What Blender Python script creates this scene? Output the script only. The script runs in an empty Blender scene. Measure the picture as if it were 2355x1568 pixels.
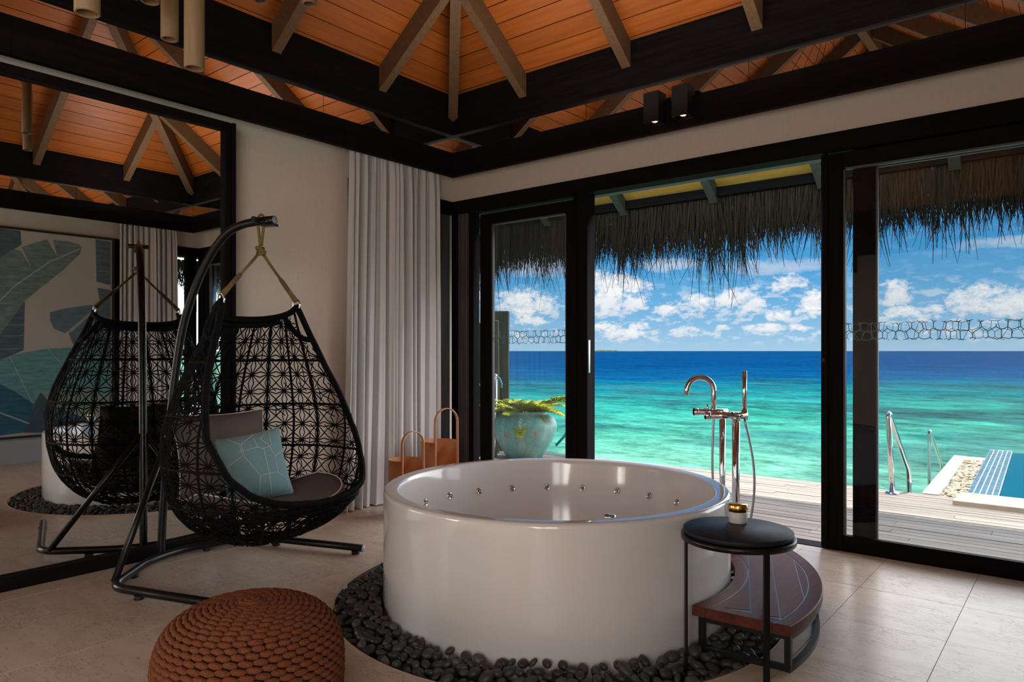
import bpy, bmesh, math, random
import numpy as np
from mathutils import Vector, Matrix, noise as mnoise
random.seed(7)
R = random.Random(11)
S = bpy.context.scene
COL = S.collection
PI = math.pi
sin, cos = math.sin, math.cos

# ------------------------------------------------------------------ camera, sky, sun, lights, exposure
cam_d = bpy.data.cameras.new('camera'); cam = bpy.data.objects.new('camera', cam_d); COL.objects.link(cam)
cam.location = (4.738, -4.925, 1.3)
cam.rotation_euler = (PI/2, 0, math.radians(39.07))
cam_d.sensor_width = 36.0; cam_d.lens = 24.902; cam_d.shift_y = 23.0/2355.0
cam_d.clip_start = 0.05; cam_d.clip_end = 40000
S.camera = cam
S.view_settings.view_transform = 'Standard'
S.view_settings.look = 'None'
S.view_settings.gamma = 1.0
S.view_settings.use_curve_mapping = False
S.view_settings.exposure = 0.0
cy = S.cycles
cy.use_denoising = True
cy.max_bounces = 7; cy.diffuse_bounces = 3; cy.glossy_bounces = 5; cy.transmission_bounces = 4; cy.transparent_max_bounces = 14
cy.caustics_reflective = False; cy.caustics_refractive = False
cy.sample_clamp_indirect = 3.0
cy.use_adaptive_sampling = True; cy.adaptive_threshold = 0.02

SUN_E = 5.5
sun_d = bpy.data.lights.new('sun', 'SUN'); sun = bpy.data.objects.new('sun', sun_d); COL.objects.link(sun)
sun_d.energy = SUN_E; sun_d.angle = math.radians(0.55); sun_d.color = (1.0, 0.95, 0.87)
_sd = Vector((0.16, 0.10, -1.0)).normalized()
sun.rotation_euler = _sd.to_track_quat('-Z', 'Y').to_euler()
sun.location = (0, 0, 20)

def area(name, loc, direction, sx, sy, watts, color):
    d = bpy.data.lights.new(name, 'AREA'); d.shape = 'RECTANGLE'; d.size = sx; d.size_y = sy
    d.energy = watts; d.color = color
    o = bpy.data.objects.new(name, d); COL.objects.link(o); o.location = loc
    o.rotation_euler = Vector(direction).normalized().to_track_quat('-Z', 'Z').to_euler()
    return o
# unseen fill lamps added to brighten the room: horizon, side windows, door head, roof
hz_d = bpy.data.lights.new('horizon_fill', 'SUN'); hz = bpy.data.objects.new('horizon_fill', hz_d); COL.objects.link(hz)  # wide low sun added to lift the interior from the door side
hz_d.energy = 7.5; hz_d.angle = math.radians(90); hz_d.color = (1.0, 0.98, 0.96)
hz.rotation_euler = Vector((-0.62, -1.0, -0.28)).normalized().to_track_quat('-Z', 'Y').to_euler(); hz.location = (0, 30, 10)
area('side_window_fill', (5.55, -6.75, 1.6), (-1, 0.45, 0.08), 2.5, 2.2, 180, (1.0, 0.94, 0.87))  # added lamp outside the made-up opening in the right wall
area('left_window_fill', (-0.32, -7.2, 1.6), (1, 0.45, 0.06), 1.6, 2.2, 120, (1.0, 0.94, 0.87))  # added lamp outside the made-up opening in the left wall
area('door_head_fill', (2.5, 0.32, 2.715), (0, -1, -0.35), 3.6, 0.06, 110, (0.96, 0.97, 1.0))  # added lamp, hidden above the door opening, brightens the floor
area('roof_bounce_fill', (2.9, -1.2, 3.0), (0, 0.02, 1), 3.6, 0.5, 32, (1.0, 0.93, 0.86))  # upward lamp added in mid-air to brighten the ceiling boards

# ------------------------------------------------------------------ node helpers
def new_mat(name):
    m = bpy.data.materials.new(name); m.use_nodes = True
    nt = m.node_tree; nt.nodes.clear()
    return m, nt
class NT:
    def __init__(self, nt): self.nt = nt
    def n(self, t, **kw):
        nd = self.nt.nodes.new(t)
        for k, v in kw.items():
            if k == 'inp':
                for kk, vv in v.items():
                    if hasattr(vv, 'is_output') or isinstance(vv, bpy.types.NodeSocket): self.nt.links.new(vv, nd.inputs[kk])
                    else: nd.inputs[kk].default_value = vv
            else: setattr(nd, k, v)
        return nd
    def math(self, op, a, b=None, c=None, clamp=False):
        nd = self.nt.nodes.new('ShaderNodeMath'); nd.operation = op; nd.use_clamp = clamp
        for i, v in enumerate((a, b, c)):
            if v is None: continue
            if isinstance(v, bpy.types.NodeSocket): self.nt.links.new(v, nd.inputs[i])
            else: nd.inputs[i].default_value = v
        return nd.outputs[0]
    def mix(self, f, a, b, blend='MIX'):
        nd = self.nt.nodes.new('ShaderNodeMix'); nd.data_type = 'RGBA'; nd.blend_type = blend
        for i, v in ((0, f), (6, a), (7, b)):
            if isinstance(v, bpy.types.NodeSocket): self.nt.links.new(v, nd.inputs[i])
            else: nd.inputs[i].default_value = v if i == 0 else (tuple(v) + (1,) if len(v) == 3 else v)
        return nd.outputs[2]
    def ramp(self, f, stops, interp='LINEAR'):
        nd = self.nt.nodes.new('ShaderNodeValToRGB'); cr = nd.color_ramp; cr.interpolation = interp
        while len(cr.elements) < len(stops): cr.elements.new(0.5)
        for e, (p, c) in zip(cr.elements, stops):
            e.position = p; e.color = tuple(c) + (1,) if len(c) == 3 else c
        self.nt.links.new(f, nd.inputs[0])
        return nd.outputs[0]
    def noise(self, vec, scale, detail=3, rough=0.55, dist=0.0):
        nd = self.n('ShaderNodeTexNoise'); nd.inputs['Scale'].default_value = scale; nd.inputs['Detail'].default_value = detail
        nd.inputs['Roughness'].default_value = rough; nd.inputs['Distortion'].default_value = dist
        if vec is not None: self.nt.links.new(vec, nd.inputs['Vector'])
        return nd.outputs[0]
    def mapping(self, vec, scale=(1, 1, 1), rot=(0, 0, 0), loc=(0, 0, 0)):
        nd = self.n('ShaderNodeMapping'); nd.inputs['Scale'].default_value = scale; nd.inputs['Rotation'].default_value = rot; nd.inputs['Location'].default_value = loc
        self.nt.links.new(vec, nd.inputs['Vector']); return nd.outputs[0]
    def link(self, a, b): self.nt.links.new(a, b)

def mat(name, base, rough=0.5, metal=0.0, spec=0.5, var=0.0, scale=(8, 8, 8), noise_scale=1.0, bump=0.0, bump_scale=None, rand=0.0, coat=0.0, sheen=0.0, base2=None, detail=4, rough_var=0.0):
    """Principled with a world-position noise that shifts the colour between base and base2 and an optional bump."""
    m, nt = new_mat(name); N = NT(nt)
    out = N.n('ShaderNodeOutputMaterial'); b = N.n('ShaderNodeBsdfPrincipled'); N.link(b.outputs[0], out.inputs[0])
    b.inputs['Roughness'].default_value = rough; b.inputs['Metallic'].default_value = metal
    b.inputs['Specular IOR Level'].default_value = spec
    if coat: b.inputs['Coat Weight'].default_value = coat; b.inputs['Coat Roughness'].default_value = 0.05
    if sheen: b.inputs['Sheen Weight'].default_value = sheen
    colr = None
    pos = N.n('ShaderNodeNewGeometry').outputs['Position']
    if var > 0 or base2 is not None or bump > 0:
        v = N.mapping(pos, scale)
        f = N.noise(v, noise_scale, detail)
        b2 = base2 if base2 is not None else tuple(max(0, c*(1-var)) for c in base)
        b1 = base if base2 is not None else tuple(min(1, c*(1+var)) for c in base)
        colr = N.mix(N.ramp(f, [(0.3, (0, 0, 0)), (0.7, (1, 1, 1))]), b2, b1)
    if rand > 0:
        oi = N.n('ShaderNodeObjectInfo')
        k = N.math('MULTIPLY_ADD', oi.outputs['Random'], 2*rand, 1-rand)
        src = colr if colr is not None else tuple(base)
        cmb = N.n('ShaderNodeCombineColor'); 
        for i in range(3): N.link(k, cmb.inputs[i])
        colr = N.mix(1.0, src, cmb.outputs[0], 'MULTIPLY')
    if colr is not None: N.link(colr, b.inputs['Base Color'])
    else: b.inputs['Base Color'].default_value = tuple(base)+(1,)
    if bump > 0:
        bs = bump_scale or scale
        f2 = N.noise(N.mapping(pos, bs), noise_scale, detail)
        bp = N.n('ShaderNodeBump'); bp.inputs['Strength'].default_value = bump; bp.inputs['Distance'].default_value = 0.01
        N.link(f2, bp.inputs['Height']); N.link(bp.outputs[0], b.inputs['Normal'])
        if rough_var: N.link(N.math('MULTIPLY_ADD', f2, rough_var, rough-rough_var*0.5), b.inputs['Roughness'])
    return m

M = {}
# timber: grain runs along the named axis
def wood(name, c1, c2, axis, rough=0.5, rand=0.12, spec=0.35, bump=0.12):
    sc = [38, 38, 38]; sc[axis] = 2.2
    M[name] = mat(name, c1, rough, 0, spec, base2=c2, scale=tuple(sc), rand=rand, bump=bump, detail=5)
for ax, nm in ((0, 'x'), (1, 'y'), (2, 'z')):
    wood('dark_timber_'+nm, (0.011, 0.008, 0.008), (0.005, 0.004, 0.005), ax, 0.6, 0.05, 0.035)
    wood('ceiling_board_'+nm, (0.37, 0.098, 0.014), (0.26, 0.064, 0.008), ax, 0.42, 0.14, 0.35, 0.05)
    M['rafter_'+nm] = mat('rafter_'+nm, (0.14, 0.078, 0.038), 0.6, 0, 0.2, base2=(0.10, 0.054, 0.026), scale=(34, 34, 34), rand=0.10, bump=0.1, detail=5)
    wood('deck_board_'+nm, (0.50, 0.42, 0.36), (0.34, 0.285, 0.245), ax, 0.75, 0.16, 0.2, 0.25)
    wood('soffit_board_'+nm, (0.52, 0.26, 0.055), (0.40, 0.19, 0.035), ax, 0.6, 0.1, 0.2, 0.05)
wood('step_timber', (0.15, 0.045, 0.033), (0.085, 0.026, 0.021), 1, 0.5, 0.08, 0.12, 0.08)
wood('post_timber', (0.10, 0.10, 0.072), (0.036, 0.042, 0.032), 2, 0.85, 0.1, 0.1, 0.4)
wood('teal_lit_timber_x', (0.10, 0.17, 0.16), (0.06, 0.105, 0.1), 0, 0.6, 0.05, 0.3)  # teal-grey puts the outdoor light on the outer head timber into its colour
wood('grey_frame_z', (0.10, 0.095, 0.098), (0.05, 0.047, 0.05), 2, 0.5, 0.05, 0.4)
M['eave_timber'] = mat('eave_timber', (0.055, 0.056, 0.048), 0.75, spec=0.1, var=0.2, scale=(30, 8, 30))
M['wall_plaster'] = mat('wall_plaster', (0.69, 0.575, 0.49), 0.85, spec=0.15, var=0.03, scale=(60, 60, 10), bump=0.03)
M['grey_skirting'] = mat('grey_skirting', (0.42, 0.44, 0.47), 0.6)
M['roof_dark'] = mat('roof_dark', (0.05, 0.035, 0.025), 0.9)
M['black_metal'] = mat('black_metal', (0.005, 0.005, 0.006), 0.33, 0.0, 0.32)
M['black_matt'] = mat('black_matt', (0.007, 0.007, 0.008), 0.5, 0.0, 0.3)
M['table_top'] = mat('table_top', (0.013, 0.014, 0.018), 0.5, 0.0, 0.22, var=0.35, scale=(140, 140, 140), bump=0.12)
M['black_rope'] = mat('black_rope', (0.004, 0.004, 0.0045), 0.6, 0.0, 0.09, bump=0.5, scale=(260, 260, 260), var=0.3)
M['rope_tan'] = mat('rope_tan', (0.20, 0.135, 0.05), 0.75, 0, 0.2, var=0.25, scale=(220, 220, 220), bump=0.4)
M['rope_sleeve'] = mat('rope_sleeve', (0.14, 0.10, 0.07), 0.8, 0, 0.2, var=0.3, scale=(60, 60, 260), bump=0.4)
M['chrome'] = mat('chrome', (0.80, 0.81, 0.83), 0.06, 1.0)
M['steel'] = mat('steel', (0.72, 0.72, 0.72), 0.14, 1.0)
M['hose'] = mat('hose', (0.45, 0.46, 0.48), 0.3, 1.0)
M['end_cap'] = mat('end_cap', (0.30, 0.31, 0.34), 0.4)
M['tub_white'] = mat('tub_white', (0.80, 0.775, 0.76), 0.11, 0, 0.55, coat=0.4)
M['copper_leather'] = mat('copper_leather', (0.50, 0.175, 0.06), 0.42, 0.15, 0.45, var=0.08, scale=(25, 25, 25))
M['copper_band'] = mat('copper_band', (0.56, 0.27, 0.15), 0.32, 0.35, 0.5)
M['curtain_cloth'] = mat('curtain_cloth', (0.66, 0.62, 0.61), 0.75, 0, 0.2, var=0.03, scale=(300, 300, 60), sheen=0.15)
M['cushion_taupe'] = mat('cushion_taupe', (0.15, 0.12, 0.108), 0.85, 0, 0.2, var=0.12, scale=(300, 300, 300), bump=0.15)
M['cushion_teal'] = mat('cushion_teal', (0.19, 0.335, 0.365), 0.8, 0, 0.2, var=0.06, scale=(90, 90, 90), sheen=0.2)
M['piping_white'] = mat('piping_white', (0.68, 0.66, 0.62), 0.7)
M['pouf_rope'] = mat('pouf_rope', (0.26, 0.075, 0.027), 0.8, 0, 0.2, base2=(0.085, 0.03, 0.016), scale=(230, 230, 330), detail=1, bump=0.3)
M['pouf_core'] = mat('pouf_core', (0.03, 0.012, 0.008), 0.9)
M['bamboo'] = mat('bamboo', (0.22, 0.13, 0.062), 0.55, 0, 0.3, var=0.1, scale=(60, 60, 5))
M['bamboo_inner'] = mat('bamboo_inner', (0.20, 0.095, 0.04), 0.7)
M['gold'] = mat('gold', (0.90, 0.50, 0.12), 0.22, 1.0)
M['frosted_wax'] = mat('frosted_wax', (0.74, 0.73, 0.71), 0.35, 0, 0.4)
M['resin_line'] = mat('resin_line', (0.06, 0.10, 0.13), 0.3, 0, 0.5)
M['pebble_bed'] = mat('pebble_bed', (0.012, 0.012, 0.013), 0.9)
M['thatch'] = mat('thatch', (0.075, 0.05, 0.034), 0.85, 0, 0.08, base2=(0.026, 0.019, 0.016), scale=(70, 70, 3))
M['rope_blue'] = mat('rope_blue', (0.04, 0.28, 0.50), 0.6)
M['white_coping'] = mat('white_coping', (0.82, 0.80, 0.77), 0.7, var=0.03)
M['sand_stone'] = mat('sand_stone', (0.60, 0.50, 0.38), 0.8, var=0.08, scale=(12, 12, 12), bump=0.1)
M['white_pebble'] = mat('white_pebble', (0.66, 0.54, 0.40), 0.8, rand=0.0, var=0.2, scale=(18, 18, 18))
M['grout_white'] = mat('grout_white', (0.62, 0.68, 0.70), 0.7)
M['pool_tile'] = mat('pool_tile', (0.010, 0.125, 0.20), 0.5, 0, 0.04, rand=0.35)
M['pool_shell'] = mat('pool_shell', (0.012, 0.10, 0.20), 0.4)
M['island_sand'] = mat('island_sand', (0.75, 0.70, 0.60), 0.9)
M['island_green'] = mat('island_green', (0.12, 0.17, 0.10), 0.9)
M['canvas'] = mat('canvas', (0.50, 0.465, 0.42), 0.85, var=0.05, scale=(120, 120, 120))
M['frame_black'] = mat('frame_black', (0.012, 0.011, 0.011), 0.5)
M['grout_floor'] = mat('grout_floor', (0.17, 0.135, 0.11), 0.95, spec=0.05)

def pebble_material():
    m, nt = new_mat('pebble'); N = NT(nt)
    out = N.n('ShaderNodeOutputMaterial'); b = N.n('ShaderNodeBsdfPrincipled'); N.link(b.outputs[0], out.inputs[0])
    oi = N.n('ShaderNodeObjectInfo'); at = N.n('ShaderNodeAttribute'); at.attribute_name = 'shade'
    pos = N.n('ShaderNodeNewGeometry').outputs['Position']
    r = N.math('FRACT', N.math('ADD', oi.outputs['Random'], at.outputs['Fac']))
    c = N.ramp(r, [(0.0, (0.018, 0.019, 0.022)), (0.5, (0.036, 0.036, 0.037)), (0.9, (0.062, 0.059, 0.053)), (1.0, (0.13, 0.118, 0.095))])
    f = N.noise(pos, 160, 3)
    c2 = N.mix(N.math('MULTIPLY', f, 0.5), c, (0.055, 0.053, 0.05))
    N.link(c2, b.inputs['Base Color']); b.inputs['Roughness'].default_value = 0.5; b.inputs['Specular IOR Level'].default_value = 0.45
    bp = N.n('ShaderNodeBump'); bp.inputs['Strength'].default_value = 0.15; bp.inputs['Distance'].default_value = 0.003
    N.link(f, bp.inputs['Height']); N.link(bp.outputs[0], b.inputs['Normal'])
    return m
M['pebble'] = pebble_material()

def stone_floor():
    m, nt = new_mat('limestone'); N = NT(nt)
    out = N.n('ShaderNodeOutputMaterial'); b = N.n('ShaderNodeBsdfPrincipled'); N.link(b.outputs[0], out.inputs[0])
    oi = N.n('ShaderNodeObjectInfo'); pos = N.n('ShaderNodeNewGeometry').outputs['Position']
    off = N.n('ShaderNodeVectorMath', operation='ADD'); N.link(pos, off.inputs[0])
    sc = N.n('ShaderNodeCombineXYZ'); r7 = N.math('MULTIPLY', oi.outputs['Random'], 37.0)
    for i in range(3): N.link(r7, sc.inputs[i])
    N.link(sc.outputs[0], off.inputs[1]); v = off.outputs[0]
    vs = N.mapping(v, (2.2, 7.0, 1))
    f = N.noise(vs, 1.6, 6, 0.6)
    c = N.ramp(f, [(0.25, (0.55, 0.42, 0.33)), (0.5, (0.64, 0.505, 0.405)), (0.75, (0.69, 0.56, 0.46))])
    # pitted streaks: thin dark worm marks and small dots
    w = N.noise(N.mapping(v, (5.0, 13.0, 1)), 1.5, 5, 0.65, 1.6)
    worm = N.ramp(N.math('ABSOLUTE', N.math('SUBTRACT', w, 0.5)), [(0.0, (1, 1, 1)), (0.020, (0, 0, 0))])
    gate = N.ramp(N.noise(v, 3.3, 3, 0.6), [(0.45, (0, 0, 0)), (0.55, (1, 1, 1))])
    dots = N.ramp(N.noise(N.mapping(v, (16, 42, 1)), 1.4, 3, 0.6), [(0.61, (0, 0, 0)), (0.69, (1, 1, 1))])
    pit = N.math('MAXIMUM', N.math('MULTIPLY', worm, gate), N.math('MULTIPLY', dots, 0.65), clamp=True)
    c = N.mix(N.math('MULTIPLY', pit, 0.85), c, (0.20, 0.15, 0.12))
    k = N.math('MULTIPLY_ADD', oi.outputs['Random'], 0.10, 0.95)
    cc = N.n('ShaderNodeCombineColor')
    for i in range(3): N.link(k, cc.inputs[i])
    c = N.mix(1.0, c, cc.outputs[0], 'MULTIPLY')
    N.link(c, b.inputs['Base Color']); b.inputs['Roughness'].default_value = 0.34; b.inputs['Specular IOR Level'].default_value = 0.45
    bp = N.n('ShaderNodeBump'); bp.inputs['Strength'].default_value = 0.12; bp.inputs['Distance'].default_value = 0.003; bp.invert = True
    N.link(pit, bp.inputs['Height']); N.link(bp.outputs[0], b.inputs['Normal'])
    return m
M['limestone'] = stone_floor()

def thin_glass(name, tint, refl=1.0):
    m, nt = new_mat(name); N = NT(nt)
    out = N.n('ShaderNodeOutputMaterial'); mx = N.n('ShaderNodeMixShader')
    t = N.n('ShaderNodeBsdfTransparent'); t.inputs[0].default_value = tuple(tint)+(1,)
    g = N.n('ShaderNodeBsdfGlossy'); g.inputs['Roughness'].default_value = 0.0; g.inputs['Color'].default_value = (1, 1, 1, 1)
    fr = N.n('ShaderNodeFresnel'); fr.inputs['IOR'].default_value = 1.45
    N.link(N.math('MULTIPLY', fr.outputs[0], refl), mx.inputs[0]); N.link(t.outputs[0], mx.inputs[1]); N.link(g.outputs[0], mx.inputs[2])
    N.link(mx.outputs[0], out.inputs[0]); return m
M['window_glass'] = thin_glass('window_glass', (0.96, 0.97, 0.97), 0.45)
def mirror_mat(name, c):
    m, nt = new_mat(name); N = NT(nt)
    out = N.n('ShaderNodeOutputMaterial'); g = N.n('ShaderNodeBsdfGlossy'); g.inputs['Roughness'].default_value = 0.0; g.inputs['Color'].default_value = tuple(c)+(1,)
    N.link(g.outputs[0], out.inputs[0]); return m
M['mirror_glass'] = mirror_mat('mirror_glass', (0.86, 0.87, 0.86))
M['mirror_strip'] = mirror_mat('mirror_strip', (0.80, 0.78, 0.76))
M['etching'] = mat('etching', (0.20, 0.27, 0.30), 0.8, spec=0.1)

def glow(name, c, s):
    m, nt = new_mat(name); N = NT(nt)
    out = N.n('ShaderNodeOutputMaterial'); e = N.n('ShaderNodeEmission'); e.inputs[0].default_value = tuple(c)+(1,); e.inputs[1].default_value = s
    N.link(e.outputs[0], out.inputs[0]); return m
M['lamp_glow'] = glow('lamp_glow', (1.0, 0.72, 0.38), 3.0)

def sea_material():
    m, nt = new_mat('sea_water'); N = NT(nt)
    out = N.n('ShaderNodeOutputMaterial'); b = N.n('ShaderNodeBsdfPrincipled'); N.link(b.outputs[0], out.inputs[0])
    pos = N.n('ShaderNodeNewGeometry').outputs['Position']
    sx = N.n('ShaderNodeSeparateXYZ'); N.link(pos, sx.inputs[0])
    # distance off the reef flat (metres), the reef edge runs along this direction
    p = N.math('ADD', N.math('MULTIPLY', N.math('SUBTRACT', sx.outputs[0], 4.738), -0.6302), N.math('MULTIPLY', N.math('ADD', sx.outputs[1], 4.925), 0.7764))
    p = N.math('MAXIMUM', p, 1.0)
    lg = N.math('LOGARITHM', p, 10.0)
    wob = N.noise(N.mapping(pos, (0.02, 0.02, 0.02)), 1.0, 3)
    wob2 = N.noise(N.mapping(pos, (0.13, 0.13, 0.13)), 1.0, 4)
    f = N.math('ADD', lg, N.math('MULTIPLY', N.math('SUBTRACT', wob, 0.5), 0.10))
    f = N.math('ADD', f, N.math('MULTIPLY', N.math('SUBTRACT', wob2, 0.5), 0.16))
    f = N.math('DIVIDE', N.math('SUBTRACT', f, 1.0), 2.2, clamp=True)
    # positions: p = 10 -> 0, 62 m -> .36, 110 m -> .47
    c = N.ramp(f, [(0.0, (0.20, 0.40, 0.275)), (0.115, (0.14, 0.375, 0.265)), (0.183, (0.065, 0.33, 0.235)), (0.245, (0.032, 0.275, 0.215)), (0.327, (0.008, 0.155, 0.18)), (0.372, (0.004, 0.118, 0.185)), (0.405, (0.003, 0.068, 0.165)), (0.53, (0.002, 0.048, 0.145)), (1.0, (0.003, 0.046, 0.13))])
    # coral heads on the flat
    crl = N.noise(N.mapping(pos, (0.22, 0.22, 1), (0, 0, 0.68)), 1.0, 5, 0.62)
    crl2 = N.noise(N.mapping(pos, (0.05, 0.11, 1), (0, 0, 0.68)), 1.0, 4, 0.6)
    cf = N.ramp(N.math('MULTIPLY_ADD', crl2, 0.6, N.math('MULTIPLY', crl, 0.5)), [(0.53, (0, 0, 0)), (0.62, (1, 1, 1))])
    sh = N.ramp(f, [(0.0, (0.2, 0.2, 0.2)), (0.15, (0.6, 0.6, 0.6)), (0.24, (0.85, 0.85, 0.85)), (0.36, (0.8, 0.8, 0.8)), (0.42, (0, 0, 0))])
    c = N.mix(N.math('MULTIPLY', cf, sh), c, (0.022, 0.10, 0.115))
    # ripples: crests run parallel to the shore, several sizes
    wv = N.noise(N.mapping(pos, (2.3, 3.6, 1), (0, 0, 0.68)), 1.0, 6, 0.65, 0.8)
    wv2 = N.noise(N.mapping(pos, (0.5, 0.95, 1), (0, 0, 0.68)), 1.0, 7, 0.68, 0.8)
    wv3 = N.noise(N.mapping(pos, (0.06, 0.17, 1), (0, 0, 0.68)), 1.0, 7, 0.7, 0.5)
    rp = N.math('ADD', N.math('MULTIPLY', N.math('SUBTRACT', wv, 0.5), 1.9), N.math('MULTIPLY', N.math('SUBTRACT', wv2, 0.5), 2.3))
    rp = N.math('ADD', rp, N.math('MULTIPLY', N.math('SUBTRACT', wv3, 0.5), 1.9))
    rp = N.math('MINIMUM', N.math('MAXIMUM', rp, -0.62), 1.1)
    k = N.math('ADD', 1.0, rp)
    cc = N.n('ShaderNodeCombineColor')
    for i in range(3): N.link(k, cc.inputs[i])
    c = N.mix(1.0, c, cc.outputs[0], 'MULTIPLY')
    N.link(c, b.inputs['Base Color'])
    b.inputs['Roughness'].default_value = 0.4; b.inputs['Specular IOR Level'].default_value = 0.0
    bp = N.n('ShaderNodeBump'); bp.inputs['Strength'].default_value = 0.6; bp.inputs['Distance'].default_value = 0.25
    N.link(N.math('ADD', wv2, N.math('MULTIPLY', wv, 0.3)), bp.inputs['Height']); N.link(bp.outputs[0], b.inputs['Normal'])
    return m
M['sea_water'] = sea_material()
M['pool_water'] = mat('pool_water', (0.006, 0.115, 0.185), 0.1, 0, 0.0, var=0.06, scale=(3, 9, 1), bump=0.04)

def pot_material():
    m, nt = new_mat('pot_glaze'); N = NT(nt)
    out = N.n('ShaderNodeOutputMaterial'); b = N.n('ShaderNodeBsdfPrincipled'); N.link(b.outputs[0], out.inputs[0])
    pos = N.n('ShaderNodeNewGeometry').outputs['Position']
    f = N.noise(N.mapping(pos, (9, 9, 3)), 1, 5, 0.65)
    c = N.ramp(f, [(0.3, (0.09, 0.27, 0.26)), (0.5, (0.16, 0.37, 0.34)), (0.7, (0.30, 0.47, 0.41))])
    g = N.noise(N.mapping(pos, (6, 6, 5)), 1, 6, 0.7)
    c = N.mix(N.ramp(g, [(0.585, (0, 0, 0)), (0.625, (1, 1, 1))]), c, (0.36, 0.13, 0.055))
    g2 = N.noise(N.mapping(pos, (30, 30, 6)), 1, 4, 0.7)
    c = N.mix(N.ramp(g2, [(0.62, (0, 0, 0)), (0.72, (0.7, 0.7, 0.7))]), c, (0.42, 0.36, 0.29))
    N.link(c, b.inputs['Base Color']); b.inputs['Roughness'].default_value = 0.45
    return m
M['pot_glaze'] = pot_material()
M['frond'] = mat('frond', (0.46, 0.46, 0.02), 0.5, 0, 0.3, base2=(0.16, 0.22, 0.012), scale=(9, 9, 9))
M['frond_stem'] = mat('frond_stem', (0.16, 0.15, 0.04), 0.6)

def leaf_paint(name, c1, c2):
    return mat(name, c1, 0.8, 0, 0.15, base2=c2, scale=(5, 7, 30), detail=6)
PAINT = {'slate_top': leaf_paint('paint_slate', (0.123, 0.181, 0.210), (0.072, 0.116, 0.145)),
 'big': leaf_paint('paint_sage', (0.246, 0.326, 0.312), (0.109, 0.174, 0.181)),
 'trunk': leaf_paint('paint_trunk', (0.131, 0.189, 0.232), (0.072, 0.116, 0.152)),
 'rt1': leaf_paint('paint_grey_blue', (0.145, 0.210, 0.232), (0.087, 0.131, 0.160)),
 'mid': leaf_paint('paint_steel', (0.174, 0.254, 0.304), (0.102, 0.160, 0.203)),
 'teal': leaf_paint('paint_teal', (0.217, 0.435, 0.420), (0.087, 0.275, 0.312)),
 'deep': leaf_paint('paint_deep_teal', (0.051, 0.196, 0.254), (0.022, 0.109, 0.167)),
 'pale': leaf_paint('paint_pale_green', (0.319, 0.435, 0.304), (0.174, 0.304, 0.261)),
 'dark': leaf_paint('paint_dark', (0.087, 0.145, 0.181), (0.051, 0.087, 0.116))}
PAINT['rt2'] = PAINT['rt1']; PAINT['midlow'] = PAINT['mid']

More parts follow.
